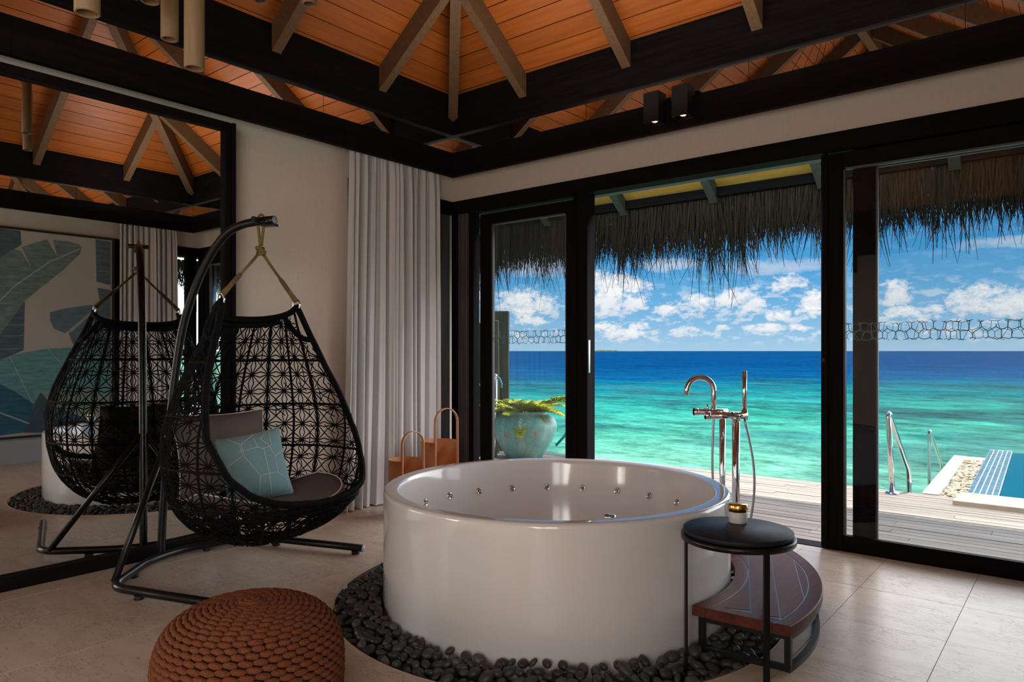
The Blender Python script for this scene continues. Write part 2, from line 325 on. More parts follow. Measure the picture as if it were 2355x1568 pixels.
# ------------------------------------------------------------------ sky
def build_world():
    w = bpy.data.worlds.new('world'); S.world = w; w.use_nodes = True
    nt = w.node_tree; nt.nodes.clear(); N = NT(nt)
    out = N.n('ShaderNodeOutputWorld'); bg = N.n('ShaderNodeBackground'); N.link(bg.outputs[0], out.inputs[0])
    tc = N.n('ShaderNodeTexCoord'); g = tc.outputs['Generated']
    sp = N.n('ShaderNodeSeparateXYZ'); N.link(g, sp.inputs[0])
    az = N.math('ARCTAN2', sp.outputs[1], sp.outputs[0]); el = sp.outputs[2]
    sky = N.ramp(N.math('MAXIMUM', el, 0.0), [(0.0, (0.40, 0.62, 0.80)), (0.035, (0.25, 0.52, 0.78)), (0.09, (0.095, 0.39, 0.72)), (0.16, (0.042, 0.30, 0.66)), (0.4, (0.05, 0.26, 0.60)), (1.0, (0.06, 0.22, 0.52))])
    cv = N.n('ShaderNodeCombineXYZ'); N.link(N.math('MULTIPLY', az, 1.0), cv.inputs[0]); N.link(N.math('MULTIPLY', el, 1.5), cv.inputs[1])
    v = cv.outputs[0]
    n1 = N.noise(v, 38, 7, 0.62); n1b = N.noise(N.mapping(v, (1, 1, 1), (0, 0, 0), (3.1, 1.7, 0.4)), 22, 6, 0.6)
    nf = N.noise(N.mapping(v, (1, 1, 1), (0, 0, 0), (7.3, 2.2, 0)), 110, 5, 0.65)
    da = N.math('MULTIPLY', N.math('SUBTRACT', n1b, 0.5), 0.045)
    de = N.math('MULTIPLY', N.math('SUBTRACT', n1, 0.5), 0.02)
    aw = N.math('ADD', az, da); ew = N.math('ADD', el, de)
    CL = [(2.2315, .0716, .047, .020, 0), (2.1199, .071, .040, .019, 0), (2.0839, .0706, .026, .014, 0), (2.0929, .0917, .0329, .0133, 0), (2.0366, .0569, .0199, .009, 0), (1.996, .0664, .0258, .0148, 0), (1.9618, .0745, .0169, .0129, 0), (1.9356, .0727, .0277, .021, 0), (1.8823, .0923, .0267, .0126, 0), (1.8507, .066, .0156, .0169, 0), (1.893, .0488, .0183, .0086, 0), (1.8548, .0514, .0146, .0085, 0), (2.2253, .0441, .0245, .0074, 0), (2.2419, .0521, .0184, .0074, 0), (1.7552, .0764, .0199, .0183, 0), (1.7467, .0477, .0282, .0118, 0), (1.7144, .05, .0136, .0095, 0), (1.6704, .065, .03, .0195, 0), (1.641, .0587, .0288, .0201, 0), (2.0959, .0255, .0299, .0085, 0), (2.0104, .028, .0202, .0083, 0), (1.9579, .0323, .0135, .0059, 0), (1.9092, .0318, .0272, .0081, 0), (1.8716, .0313, .0138, .0057, 0), (2.1199, .1011, .0362, .0152, 0), (2.129, .0347, .0272, .0061, 0), (2.075, .0356, .0149, .006, 0), (2.3124, .0897, .0153, .0368, 0), (1.56, .06, .05, .02, 0), (1.40, .07, .06, .024, 0), (1.22, .06, .05, .02, 0), (2.48, .07, .06, .02, 0), (2.65, .06, .05, .022, 0), (2.85, .075, .06, .02, 0)]
    m = None; top = None
    for a0, e0, wa, he, t in CL:
        x = N.math('MULTIPLY', N.math('SUBTRACT', aw, a0), 1.0/(wa*1.05))
        y = N.math('MULTIPLY', N.math('SUBTRACT', ew, e0 - 0.35*he), 1.0/(he*1.2))
        # flat base: the underside falls away faster than the crown
        yb = N.math('MULTIPLY', N.math('MINIMUM', y, 0.0), 0.9)
        r2 = N.math('ADD', N.math('MULTIPLY', x, x), N.math('ADD', N.math('MULTIPLY', y, y), N.math('MULTIPLY', yb, yb)))
        d = N.math('SUBTRACT', 1.0, r2)
        m = d if m is None else N.math('MAXIMUM', m, d)
        tt = N.math('SUBTRACT', y, N.math('MULTIPLY', N.math('MAXIMUM', N.math('SUBTRACT', r2, 1.0), 0.0), 4.0))
        top = tt if top is None else N.math('MAXIMUM', top, tt)
    dens = N.math('ADD', N.math('MULTIPLY', m, 0.9), N.math('ADD', N.math('MULTIPLY', N.math('SUBTRACT', n1, 0.5), 3.4), N.math('MULTIPLY', N.math('SUBTRACT', nf, 0.5), 2.0)))
    cum = N.ramp(dens, [(0.05, (0, 0, 0)), (0.35, (0.5, 0.5, 0.5)), (0.85, (1, 1, 1))])
    # thin high wisps and scattered puffs all round the sky
    vw = N.mapping(v, (1.0, 6.0, 1))
    wn = N.noise(vw, 3.4, 6, 0.6, 0.4)
    wisp = N.math('MULTIPLY', N.ramp(wn, [(0.54, (0, 0, 0)), (0.72, (1, 1, 1))]), N.ramp(el, [(0.07, (0, 0, 0)), (0.12, (0.4, 0.4, 0.4)), (0.6, (0.6, 0.6, 0.6)), (0.8, (0.0, 0.0, 0.0))]))
    pn = N.noise(N.mapping(v, (1, 1.6, 1)), 44, 7, 0.6)
    puff = N.math('MULTIPLY', N.ramp(pn, [(0.51, (0, 0, 0)), (0.62, (1, 1, 1))]), N.ramp(el, [(0.006, (0, 0, 0)), (0.018, (0.75, 0.75, 0.75)), (0.06, (0.7, 0.7, 0.7)), (0.1, (0.1, 0.1, 0.1)), (0.2, (0, 0, 0))]))
    lit = N.ramp(N.math('ADD', N.math('MULTIPLY', top, 0.40), N.math('ADD', N.math('MULTIPLY', n1b, 0.6), N.math('MULTIPLY', nf, 0.45))), [(0.15, (0.56, 0.64, 0.76)), (0.45, (0.80, 0.83, 0.88)), (0.8, (0.98, 0.97, 0.96))])
    c = N.mix(N.math('MULTIPLY', wisp, 0.55), sky, (0.72, 0.78, 0.86))
    c = N.mix(puff, c, (0.74, 0.81, 0.89))
    for a0, e0, wa, he in ((1.8984, .1116, .085, .011), (2.2143, .12, .08, .02), (2.0337, .1172, .06, .010), (1.62, .125, .10, .008), (1.2, .12, .12, .012), (2.6, .13, .12, .012)):
        x = N.math('MULTIPLY', N.math('SUBTRACT', aw, a0), 1.0/wa); y = N.math('MULTIPLY', N.math('SUBTRACT', ew, e0), 1.0/he)
        d = N.math('SUBTRACT', 1.0, N.math('ADD', N.math('MULTIPLY', x, x), N.math('MULTIPLY', y, y)))
        d = N.math('ADD', d, N.math('MULTIPLY', N.math('SUBTRACT', wn, 0.5), 1.6))
        c = N.mix(N.math('MULTIPLY', N.math('MINIMUM', N.math('MAXIMUM', d, 0.0), 1.0), 0.7), c, (0.70, 0.75, 0.84))
    c = N.mix(N.math('MULTIPLY', cum, 0.95), c, lit)
    # below the horizon: the far sea
    c = N.mix(N.ramp(el, [(0.0, (1, 1, 1)), (0.0005, (0, 0, 0))]) if False else N.math('LESS_THAN', el, -0.0005), c, (0.02, 0.10, 0.24))
    N.link(c, bg.inputs[0]); bg.inputs[1].default_value = 1.0
    w.cycles.sampling_method = 'MANUAL'; w.cycles.sample_map_resolution = 512
build_world()

# ------------------------------------------------------------------ mesh helpers
ORG = {}
class MB:
    def __init__(self): self.v = []; self.f = []; self.sm = []; self.mi = []; self.attr = []
    def add(self, vs, fs, smooth=False, mi=0):
        b = len(self.v); self.v.extend([tuple(p) for p in vs])
        for f in fs: self.f.append(tuple(b+i for i in f)); self.sm.append(smooth); self.mi.append(mi)
    def box(self, x0, x1, y0, y1, z0, z1, mi=0):
        vs = [(x, y, z) for z in (z0, z1) for y in (y0, y1) for x in (x0, x1)]
        self.add(vs, [(0, 2, 3, 1), (4, 5, 7, 6), (0, 1, 5, 4), (2, 6, 7, 3), (0, 4, 6, 2), (1, 3, 7, 5)], mi=mi)
    def obox(self, c, ax, ay, az, hx, hy, hz):
        c, ax, ay, az = Vector(c), Vector(ax).normalized(), Vector(ay).normalized(), Vector(az).normalized()
        vs = [c+ax*(sx*hx)+ay*(sy*hy)+az*(sz*hz) for sz in (-1, 1) for sy in (-1, 1) for sx in (-1, 1)]
        self.add(vs, [(0, 2, 3, 1), (4, 5, 7, 6), (0, 1, 5, 4), (2, 6, 7, 3), (0, 4, 6, 2), (1, 3, 7, 5)])
    def prism(self, poly, up):
        """poly: list of 3D points (planar, counter-clockwise seen from +up); extruded by the vector up."""
        n = len(poly); up = Vector(up); a = [Vector(p) for p in poly]; b = [p+up for p in a]
        self.add(a+b, [tuple(range(n-1, -1, -1)), tuple(range(n, 2*n))]+[(i, (i+1) % n, n+(i+1) % n, n+i) for i in range(n)])
    def tube(self, pts, r, n=8, closed=False, smooth=True, caps=True, rot=0.0):
        P = [Vector(p) for p in pts]; k = len(P)
        rr = r if isinstance(r, (list, tuple)) else [r]*k
        T = []
        for i in range(k):
            if closed: t = P[(i+1) % k]-P[i-1]
            else: t = P[min(i+1, k-1)]-P[max(i-1, 0)]
            T.append(t.normalized() if t.length > 1e-9 else Vector((0, 0, 1)))
        up = Vector((0, 0, 1)) if abs(T[0].z) < 0.9 else Vector((1, 0, 0))
        N = (up-T[0]*up.dot(T[0])).normalized()
        vs = []
        for i in range(k):
            if i > 0:
                N = N-T[i]*N.dot(T[i])
                N = N.normalized() if N.length > 1e-6 else T[i].orthogonal().normalized()
            B = T[i].cross(N)
            for j in range(n):
                a = 2*PI*j/n+rot
                vs.append(P[i]+(N*cos(a)+B*sin(a))*rr[i])
        fs = []
        m = k if closed else k-1
        for i in range(m):
            i2 = (i+1) % k
            for j in range(n):
                j2 = (j+1) % n
                fs.append((i*n+j, i*n+j2, i2*n+j2, i2*n+j))
        self.add(vs, fs, smooth)
        if caps and not closed:
            b = len(self.v)-k*n
            self.f.append(tuple(b+j for j in range(n-1, -1, -1))); self.sm.append(False); self.mi.append(0)
            self.f.append(tuple(b+(k-1)*n+j for j in range(n))); self.sm.append(False); self.mi.append(0)
    def lathe(self, prof, n=48, c=(0, 0, 0), smooth=True, a0=0.0, a1=2*PI, axis=None):
        full = abs(a1-a0-2*PI) < 1e-6
        k = len(prof); cols = n if full else n+1
        A = [a0+(a1-a0)*i/n for i in range(cols)]
        if axis is None: X, Y, Z = Vector((1, 0, 0)), Vector((0, 1, 0)), Vector((0, 0, 1))
        else:
            Z = Vector(axis).normalized(); X = Z.orthogonal().normalized(); Y = Z.cross(X)
        c = Vector(c)
        vs = [c+(X*cos(a)+Y*sin(a))*r+Z*z for a in A for r, z in prof]
        fs = []
        for i in range(n):
            i2 = (i+1) % cols
            for j in range(k-1):
                fs.append((i*k+j, i2*k+j, i2*k+j+1, i*k+j+1))
        self.add(vs, fs, smooth)
    def disc(self, c, r, axis=(0, 0, 1), n=24):
        Z = Vector(axis).normalized(); X = Z.orthogonal().normalized(); Y = Z.cross(X); c = Vector(c)
        self.add([c+(X*cos(2*PI*i/n)+Y*sin(2*PI*i/n))*r for i in range(n)], [tuple(range(n))])
    def cyl(self, p0, p1, r, n=16, smooth=True): self.tube([p0, p1], r, n, smooth=smooth)
    def ellipsoid(self, c, ax, ay, az, nu=10, nv=6):
        c, ax, ay, az = Vector(c), Vector(ax), Vector(ay), Vector(az)
        vs = [c-az]; 
        for i in range(1, nv):
            t = -PI/2+PI*i/nv
            for j in range(nu):
                a = 2*PI*j/nu; vs.append(c+ax*(cos(t)*cos(a))+ay*(cos(t)*sin(a))+az*sin(t))
        vs.append(c+az); last = len(vs)-1
        fs = [(0, 1+(j+1) % nu, 1+j) for j in range(nu)]
        for i in range(nv-2):
            for j in range(nu):
                fs.append((1+i*nu+j, 1+i*nu+(j+1) % nu, 1+(i+1)*nu+(j+1) % nu, 1+(i+1)*nu+j))
        fs += [(last, 1+(nv-2)*nu+j, 1+(nv-2)*nu+(j+1) % nu) for j in range(nu)]
        self.add(vs, fs, True)
    def mesh(self, name, org=(0, 0, 0)):
        me = bpy.data.meshes.new(name); ox, oy, oz = org
        me.from_pydata([(x-ox, y-oy, z-oz) for x, y, z in self.v], [], self.f)
        me.polygons.foreach_set('use_smooth', self.sm)
        return me

def obj(name, mb, m, parent=None, org=None, bevel=0.0, fix=False):
    if parent is not None: o0 = ORG[parent.name]
    else: o0 = Vector(org) if org is not None else Vector((0, 0, 0))
    me = mb.mesh(name, o0)
    if bevel > 0 or fix:
        bm = bmesh.new(); bm.from_mesh(me)
        if fix: bmesh.ops.recalc_face_normals(bm, faces=bm.faces)
        if bevel > 0:
            es = [e for e in bm.edges if len(e.link_faces) == 2 and e.calc_face_angle(0) > 0.6]
            bmesh.ops.bevel(bm, geom=es, offset=bevel, segments=1, affect='EDGES', profile=0.5)
        bm.to_mesh(me); bm.free()
    for mm in (m if isinstance(m, (list, tuple)) else [m]): me.materials.append(M[mm] if isinstance(mm, str) else mm)
    if isinstance(m, (list, tuple)): me.polygons.foreach_set('material_index', mb.mi)
    o = bpy.data.objects.new(name, me); COL.objects.link(o)
    if parent is not None: o.parent = parent
    else: o.location = o0
    ORG[o.name] = o0
    return o
def tag(o, label=None, cat=None, group=None, kind=None):
    if label: o['label'] = label
    if cat: o['category'] = cat
    if group: o['group'] = group
    if kind: o['kind'] = kind
    return o
def thing(name, label, cat, loc, group=None):
    o = bpy.data.objects.new(name, None); COL.objects.link(o); o.location = loc; o.empty_display_size = 0.1
    ORG[o.name] = Vector(loc)
    return tag(o, label, cat, group)
def struct_root(name, loc=(0, 0, 0), label=None):
    o = bpy.data.objects.new(name, None); COL.objects.link(o); o.location = loc; ORG[o.name] = Vector(loc); o['kind'] = 'structure'
    if label: o['label'] = label
    return o
def struct(name, mb, m, parent=None, **k):
    o = obj(name, mb, m, parent, **k)
    if parent is None: o['kind'] = 'structure'
    return o
def boxobj(name, b, m, parent=None, bevel=0.0, **k):
    mb = MB(); mb.box(*b); return obj(name, mb, m, parent, bevel=bevel, **k)
def sbox(name, b, m, bevel=0.0):
    o = boxobj(name, b, m, None, bevel); o['kind'] = 'structure'; return o

W = 5.235            # room width, wall to wall
YR = -8.2            # rear wall
TC = Vector((2.509, -1.815))   # bath centre
RB = 1.165           # radius of the pebble bed
TR = 0.909           # bath radius

# ------------------------------------------------------------------ FLOOR of limestone tiles, cut round the pebble bed
floor = MB()
def ring_minus(x0, x1, y0, y1, z, mb, th):
    """a slab rectangle minus the pebble-bed disc, cut in thin columns"""
    cxx, cyy = TC
    nx = min(max(abs(x0-cxx), 0), 9)
    near = (max(x0, min(cxx, x1))-cxx)**2+(max(y0, min(cyy, y1))-cyy)**2
    if near >= RB*RB:
        mb.box(x0, x1, y0, y1, z-th, z); return True
    far = max((x-cxx)**2+(y-cyy)**2 for x in (x0, x1) for y in (y0, y1))
    if far <= RB*RB: return False
    n = 30; made = False
    xs = [x0+(x1-x0)*i/n for i in range(n+1)]
    def iv(x):
        d = RB*RB-(x-cxx)**2
        if d <= 0: return [(y0, y1)]
        h = math.sqrt(d); out = []
        return [(y0, min(y1, max(y0, cyy-h))), (max(y0, min(y1, cyy+h)), y1)]
    for i in range(n):
        a, b = iv(xs[i]), iv(xs[i+1])
        if len(a) != len(b):
            if len(a) == 1: a = [(y0, min(y1, max(y0, cyy))), (max(y0, min(y1, cyy)), y1)]
            else: b = [(y0, min(y1, max(y0, cyy))), (max(y0, min(y1, cyy)), y1)]
        for (p, q), (r, s) in zip(a, b):
            if q-p < 1e-4 and s-r < 1e-4: continue
            made = True
            mb.prism([(xs[i], p, z-th), (xs[i+1], r, z-th), (xs[i+1], s, z-th), (xs[i], q, z-th)], (0, 0, th))
    return made
fl = struct_root('floor')
bed = MB(); bed.box(-0.2, W+0.2, YR-0.2, 0.02, -0.16, -0.12)
obj('subfloor', bed, 'grout_floor', fl)
g = MB()
ring_minus(-0.1, W+0.1, YR, -0.0, -0.004, g, 0.03)
obj('grout', g, 'grout_floor', fl)
xj = [3.765+0.485*i for i in range(-8, 5)]
yj = [-0.13-0.553*i for i in range(0, 16)]
xs = [-0.02]+[x for x in xj if 0.05 < x < W-0.05]+[W+0.02]
ys = [0.0]+[y for y in yj if y > YR+0.1]+[YR]
GAP = 0.0013
for i in range(len(xs)-1):
    for j in range(len(ys)-1):
        t = MB()
        if ring_minus(xs[i]+GAP, xs[i+1]-GAP, ys[j+1]+GAP, ys[j]-GAP, 0.0+0.0006*R.random(), t, 0.02): obj('tile', t, 'limestone', fl)
rim = MB(); rim.lathe([(RB-0.004, -0.12), (RB-0.004, 0.001), (RB+0.004, 0.001), (RB+0.004, -0.12)], 96, (TC.x, TC.y, 0))
obj('bed_edging', rim, 'sand_stone', fl)['label'] = 'thin pale stone edging round the pebble bed'

# ------------------------------------------------------------------ WALLS
wl = MB()
wl.box(-0.2, 0, -6.4, -1.24, 0, 3.40); wl.box(-0.2, 0, -1.24, 0.15, 2.73, 3.40); wl.box(-0.2, -0.1, -1.24, 0.15, 0, 2.73)
wl.box(-0.2, 0, YR, -8.0, 0, 3.40); wl.box(-0.2, 0, -8.0, -6.4, 0, 0.4); wl.box(-0.2, 0, -8.0, -6.4, 2.75, 3.40)
struct('wall_left', wl, 'wall_plaster')
wf = MB(); wf.box(-0.2, W+0.2, 0.0, 0.15, 2.73, 3.38)
struct('wall_front', wf, 'wall_plaster')
wr = MB()
wr.box(W, W+0.2, -5.4, -1.15, 0, 3.40); wr.box(W, W+0.2, YR, -8.0, 0, 3.40); wr.box(W, W+0.2, -8.0, -5.4, 0, 0.4); wr.box(W, W+0.2, -8.0, -5.4, 2.75, 3.40); wr.box(W, W+0.2, -1.15, 0.15, 2.73, 3.40)
struct('wall_right', wr, 'wall_plaster')
wb = MB(); wb.box(-0.2, W+0.2, YR-0.2, YR, 0, 3.4)
struct('wall_rear', wb, 'wall_plaster')
# pale skirting on the right wall (seen in the mirror)
sk = MB(); sk.box(W-0.03, W, -5.2, -1.15, 0, 0.27); struct('baseboard_right', sk, 'grey_skirting')
sk = MB(); sk.box(0, 0.012, YR, -6.12, 0, 0.1); struct('baseboard_left', sk, 'grey_skirting')
# timber pelmet beams under the clerestory, right round the room
D = 0.2
def pelmet(name, b, m, joints=(), ax=1):
    o = sbox(name, b, m)
    return o
z0, z1 = 2.911, 3.124
TRIM = [('trim_1', (0.15, 0.2, YR+0.2, -0.2, z0, z1), 'dark_timber_y', (0.0, 0.15, YR+0.2, -0.15)),
        ('trim_2', (0.15, W-0.15, -0.2, -0.15, z0, z1), 'dark_timber_x', (0.0, W, -0.15, 0.0)),
        ('trim_3', (W-0.2, W-0.15, YR+0.2, -0.2, z0, z1), 'dark_timber_y', (W-0.15, W, YR+0.2, -0.15)),
        ('trim_4', (0.15, W-0.15, YR+0.15, YR+0.2, z0, z1), 'dark_timber_x', (0.0, W, YR, YR+0.15))]
for nm, b, m, top in TRIM:
    if m.endswith('_y'):
        r_ = struct_root(nm); cuts = [b[2], -5.9, -3.65, -1.435, b[3]]
        for a, c in zip(cuts[:-1], cuts[1:]): boxobj('fascia_board', (b[0], b[1], a+0.0012, c-0.0012, z0, z1), m, r_)
    else:
        r_ = struct_root(nm); cuts = [b[0], b[0]+(b[1]-b[0])*0.52, b[1]]
        for a, c in zip(cuts[:-1], cuts[1:]): boxobj('fascia_board', (a+0.001, c-0.001, b[2], b[3], z0, z1), m, r_)
    boxobj('top_board', (top[0], top[1], top[2], top[3], z1-0.03, z1-0.002), m, r_)
# clerestory strip of mirror glass between the pelmet and the ring beam
zc0, zc1 = 3.12, 3.30
XM = 0.165
cl = struct_root('trim_5', label='strip of mirror glass between the two dark beams')
def panes(axis, fixed, a, b, cuts, outward):
    ps = [a]+cuts+[b]
    for p, q in zip(ps[:-1], ps[1:]):
        mb = MB()
        if axis == 'y': mb.box(min(fixed, fixed+outward*0.008), max(fixed, fixed+outward*0.008), p+0.002, q-0.002, zc0, zc1)
        else: mb.box(p+0.002, q-0.002, min(fixed, fixed+outward*0.008), max(fixed, fixed+outward*0.008), zc0, zc1)
        obj('pane', mb, 'mirror_strip', cl)
    bk = MB(); t = 0.012*outward
    if axis == 'y': bk.box(min(fixed+t, fixed+3*t), max(fixed+t, fixed+3*t), a, b, zc0, zc1)
    else: bk.box(a, b, min(fixed+t, fixed+3*t), max(fixed+t, fixed+3*t), zc0, zc1)
    obj('backing', bk, 'roof_dark', cl)
panes('y', XM, YR+0.2, -XM, [-6.0, -4.85, -3.75, -2.65, -1.6], -1)
panes('x', -XM, XM, W-XM, [1.635, 2.95, 4.2], 1)
panes('y', W-XM, YR+0.2, -XM, [-6.0, -4.85, -3.75, -2.65, -1.6], 1)
panes('x', YR+XM, XM, W-XM, [1.635, 2.95, 4.2], -1)
# upper ring beam
ZB0, ZB1 = 3.284, 3.648
YB = YR+0.2
sbox('trim_6', (0.02, 0.2, YB, -0.2, ZB0, ZB1), 'dark_timber_y')
sbox('trim_7', (0.02, W-0.02, -0.2, -0.02, ZB0, ZB1), 'dark_timber_x')
sbox('trim_8', (W-0.2, W-0.02, YB, -0.2, ZB0, ZB1), 'dark_timber_y')
sbox('trim_9', (0.02, W-0.02, YB-0.18, YB, ZB0, ZB1), 'dark_timber_x')

# ------------------------------------------------------------------ ROOF: hip ceiling of boards on rafters
SL = 0.73
X0, X1, Y0r, Y1r = 0.2, W-0.2, YB, -0.2       # inner faces of the ring beam
HX = (X0+X1)/2; HALF = HX-X0
ZR = ZB1+SL*HALF
ce = struct_root('ceiling')
PW = 0.150                         # board width along the slope
cs = 1/math.sqrt(1+SL*SL); sn = SL*cs
def slope_boards(side, parent, d0, d1, m, up=0.0, width=PW, th=0.018, gap=0.007, xlim=None, rough_len=None):
    """boards on one slope between plan distances d0..d1 inward from the beam face (negative = outside)"""
    n = int(round((d1-d0)/cs/width)); 
    for k in range(n):
        a = d0+(d1-d0)*k/n; b = d0+(d1-d0)*(k+1)/n; g_ = gap*cs
        a += g_/2; b -= g_/2
        za, zb = ZB1+SL*a+up, ZB1+SL*b+up
        e = 0.004
        if side == 'left': q = [(X0+a, Y0r+a-e, za), (X0+b, Y0r+b-e, zb), (X0+b, Y1r-b+e, zb), (X0+a, Y1r-a+e, za)]; nrm = (-sn, 0, cs)
        elif side == 'right': q = [(X1-a, Y0r+a-e, za), (X1-b, Y0r+b-e, zb), (X1-b, Y1r-b+e, zb), (X1-a, Y1r-a+e, za)]; nrm = (sn, 0, cs)
        elif side == 'front': q = [(X0+a-e, Y1r-a, za), (X1-a+e, Y1r-a, za), (X1-b+e, Y1r-b, zb), (X0+b-e, Y1r-b, zb)]; nrm = (0, sn, cs)
        else: q = [(X0+a-e, Y0r+a, za), (X1-a+e, Y0r+a, za), (X1-b+e, Y0r+b, zb), (X0+b-e, Y0r+b, zb)]; nrm = (0, -sn, cs)
        mb = MB(); mb.prism(q, Vector(nrm)*th)
        obj('plank', mb, m, parent, fix=True)
slope_boards('left', ce, -0.1, HALF, 'ceiling_board_y')
slope_boards('right', ce, -0.1, HALF, 'ceiling_board_y')
slope_boards('front', ce, -0.1, HALF, 'ceiling_board_x')
slope_boards('rear', ce, -0.1, HALF, 'ceiling_board_x')
# roof shell and thatch above the boards, reaching out over the eaves
EV = 1.29                          # eave overhang in plan from the inner beam face
def hip_shell(up, th, over):
    mb = MB(); a = -over
    z = ZB1+SL*a+up; zr = ZR+up
    for q in ([(X0+a, Y0r+a, z), (HX, Y0r+HALF, zr), (HX, Y1r-HALF, zr), (X0+a, Y1r-a, z)],
              [(X1-a, Y1r-a, z), (HX, Y1r-HALF, zr), (HX, Y0r+HALF, zr), (X1-a, Y0r+a, z)],
              [(X0+a, Y1r-a, z), (HX, Y1r-HALF, zr), (X1-a, Y1r-a, z)],
              [(X1-a, Y0r+a, z), (HX, Y0r+HALF, zr), (X0+a, Y0r+a, z)]):
        mb.prism(q, (0, 0, th))
    return mb
struct('roof', hip_shell(0.03, 0.05, EV), 'roof_dark', fix=True)
o = struct('roof_thatch', hip_shell(0.09, 0.16, EV+0.02), 'thatch', fix=True)
# rafters
RD, RWd = 0.195, 0.075
def rafter(p0, direction, length, m, parent=ce, hip=False, depth=RD, width=RWd, slope=SL, name='rafter'):
    """p0: top point on the beam face; direction: plan unit vector up the slope; vertical cut ends"""
    d = Vector((direction[0], direction[1], 0)); s = Vector((-d.y, d.x, 0))*(width/2)
    a = Vector(p0); b = a+d*length+Vector((0, 0, slope*length)); dn = Vector((0, 0, -depth))
    mb = MB()
    q = [a-s, a+s, b+s, b-s]
    vs = q+[p+dn for p in q]
    mb.add(vs, [(0, 1, 2, 3), (7, 6, 5, 4), (0, 4, 5, 1), (1, 5, 6, 2), (2, 6, 7, 3), (3, 7, 4, 0)])
    return obj(name, mb, m, parent, fix=True)
for yy in (-1.04, -2.03, -3.03, -4.03, -5.03, -6.1, -7.2):
    L = min(HALF, -(yy+0.2), yy-Y0r)-0.03
    rafter((X0, yy, ZB1), (1, 0), L, 'rafter_x'); rafter((X1, yy, ZB1), (-1, 0), L, 'rafter_x')
for xx in (1.02, 2.02, 3.02, 4.10):
    L = min(HALF, xx-X0, X1-xx)-0.03
    rafter((xx, Y1r, ZB1), (0, -1), L, 'rafter_y'); rafter((xx, Y0r, ZB1), (0, 1), L, 'rafter_y')
h = math.sqrt(0.5)
for (x, y, dx, dy) in ((X0, Y1r, h, -h), (X1, Y1r, -h, -h), (X0, Y0r, h, h), (X1, Y0r, -h, h)):
    rafter((x, y, ZB1-0.012), (dx, dy), HALF/h, 'rafter_y', depth=RD+0.03, width=0.085, slope=SL*h, name='hip_rafter')
rb = MB(); rb.box(HX-0.05, HX+0.05, Y0r+HALF, Y1r-HALF, ZR-0.26, ZR-0.01); obj('ridge_beam', rb, 'rafter_y', ce)

# outside eave: yellow soffit boards, dark rafters, fascia
so = struct_root('trim_10', label='underside of the eave outside the glass doors')
n = 4; a0, a1 = -1.275, -0.36
for k in range(n):
    a = a0+(a1-a0)*k/n+0.003; b = a0+(a1-a0)*(k+1)/n-0.003
    for (xa, xb) in ((-1.0, 1.45), (1.453, 3.9), (3.903, 6.2)):
        mb = MB(); mb.prism([(xa, Y1r-a, ZB1+SL*a), (xb, Y1r-a, ZB1+SL*a), (xb, Y1r-b, ZB1+SL*b), (xa, Y1r-b, ZB1+SL*b)], (0, 0, 0.02))
        obj('plank', mb, 'soffit_board_x', so, fix=True)
for xx in (-0.55, 0.36, 1.27, 2.18, 3.09, 4.0, 4.9, 5.7):
    rafter((xx, 0.16, ZB1-SL*0.36-0.002), (0, 1), 0.90, 'eave_timber', so, depth=0.12, width=0.075, slope=-SL)
obj('fascia_beam', (lambda mb: (mb.box(-1.1, 6.3, 1.02, 1.075, 2.655, 2.735), mb)[1])(MB()), 'dark_timber_x', so)
obj('wall_plate', (lambda mb: (mb.box(-0.2, W+0.2, 0.151, 0.26, 2.615, 2.80), mb)[1])(MB()), 'teal_lit_timber_x', so)
so2 = struct_root('trim_11', label='underside of the eave outside the right wall')
for k in range(n):
    a = a0+(a1-a0)*k/n+0.003; b = a0+(a1-a0)*(k+1)/n-0.003
    mb = MB(); mb.prism([(X1-a, -3.5, ZB1+SL*a), (X1-a, 1.2, ZB1+SL*a), (X1-b, 1.2, ZB1+SL*b), (X1-b, -3.5, ZB1+SL*b)], (0, 0, 0.02))
    obj('plank', mb, 'ceiling_board_y', so2, fix=True)

# thatch fringe hanging from the eaves: thousands of palm strips
def fringe(name, p0, p1, out, ztop, count, seed, longer):
    rr = random.Random(seed); p0, p1, out = Vector(p0), Vector(p1), Vector(out)
    along = (p1-p0).normalized(); L = (p1-p0).length
    mb = MB()
    for i in range(count):
        u = rr.random(); layer = rr.random()
        wav = 0.80+0.30*mnoise.noise(Vector((u*L*1.3, seed, 0)))+0.30*mnoise.noise(Vector((u*L*6, seed+3, 0)))
        lg = longer(u*L)
        if layer < 0.55: ln = (0.26+0.22*rr.random())*lg
        elif layer < 0.90: ln = (0.44+0.26*rr.random())*wav*lg
        else: ln = (0.58+0.34*rr.random())*wav*lg
        wd = (0.006+0.007*rr.random())*(1.0 if layer < 0.55 else 0.8)
        c = p0+along*(u*L)+out*(rr.random()*0.16-0.02)
        tw = rr.uniform(-0.8, 0.8); wv = (along*cos(tw)+out*sin(tw))*wd*0.5
        lean = along*(rr.gauss(0, 0.07)+0.12*mnoise.noise(Vector((u*L*2.2, seed+9, 0))))+out*rr.uniform(-0.12, 0.10)
        curl = along*rr.gauss(0, 0.10)+out*rr.gauss(0, 0.05)
        pts = []
        for k, t in enumerate((0, 0.4, 0.75, 1.0)):
            pt = c+lean*(ln*t)+curl*(ln*t*t)+Vector((0, 0, ztop+rr.random()*0.0+0.03-ln*t))
            wk = (1, 0.9, 0.72, 0.34)[k]
            pts += [pt-wv*wk, pt+wv*wk]
        mb.add(pts, [(0, 1, 3, 2), (2, 3, 5, 4), (4, 5, 7, 6)])
    o = obj(name, mb, 'thatch'); return tag(o, None, None, None, 'stuff')
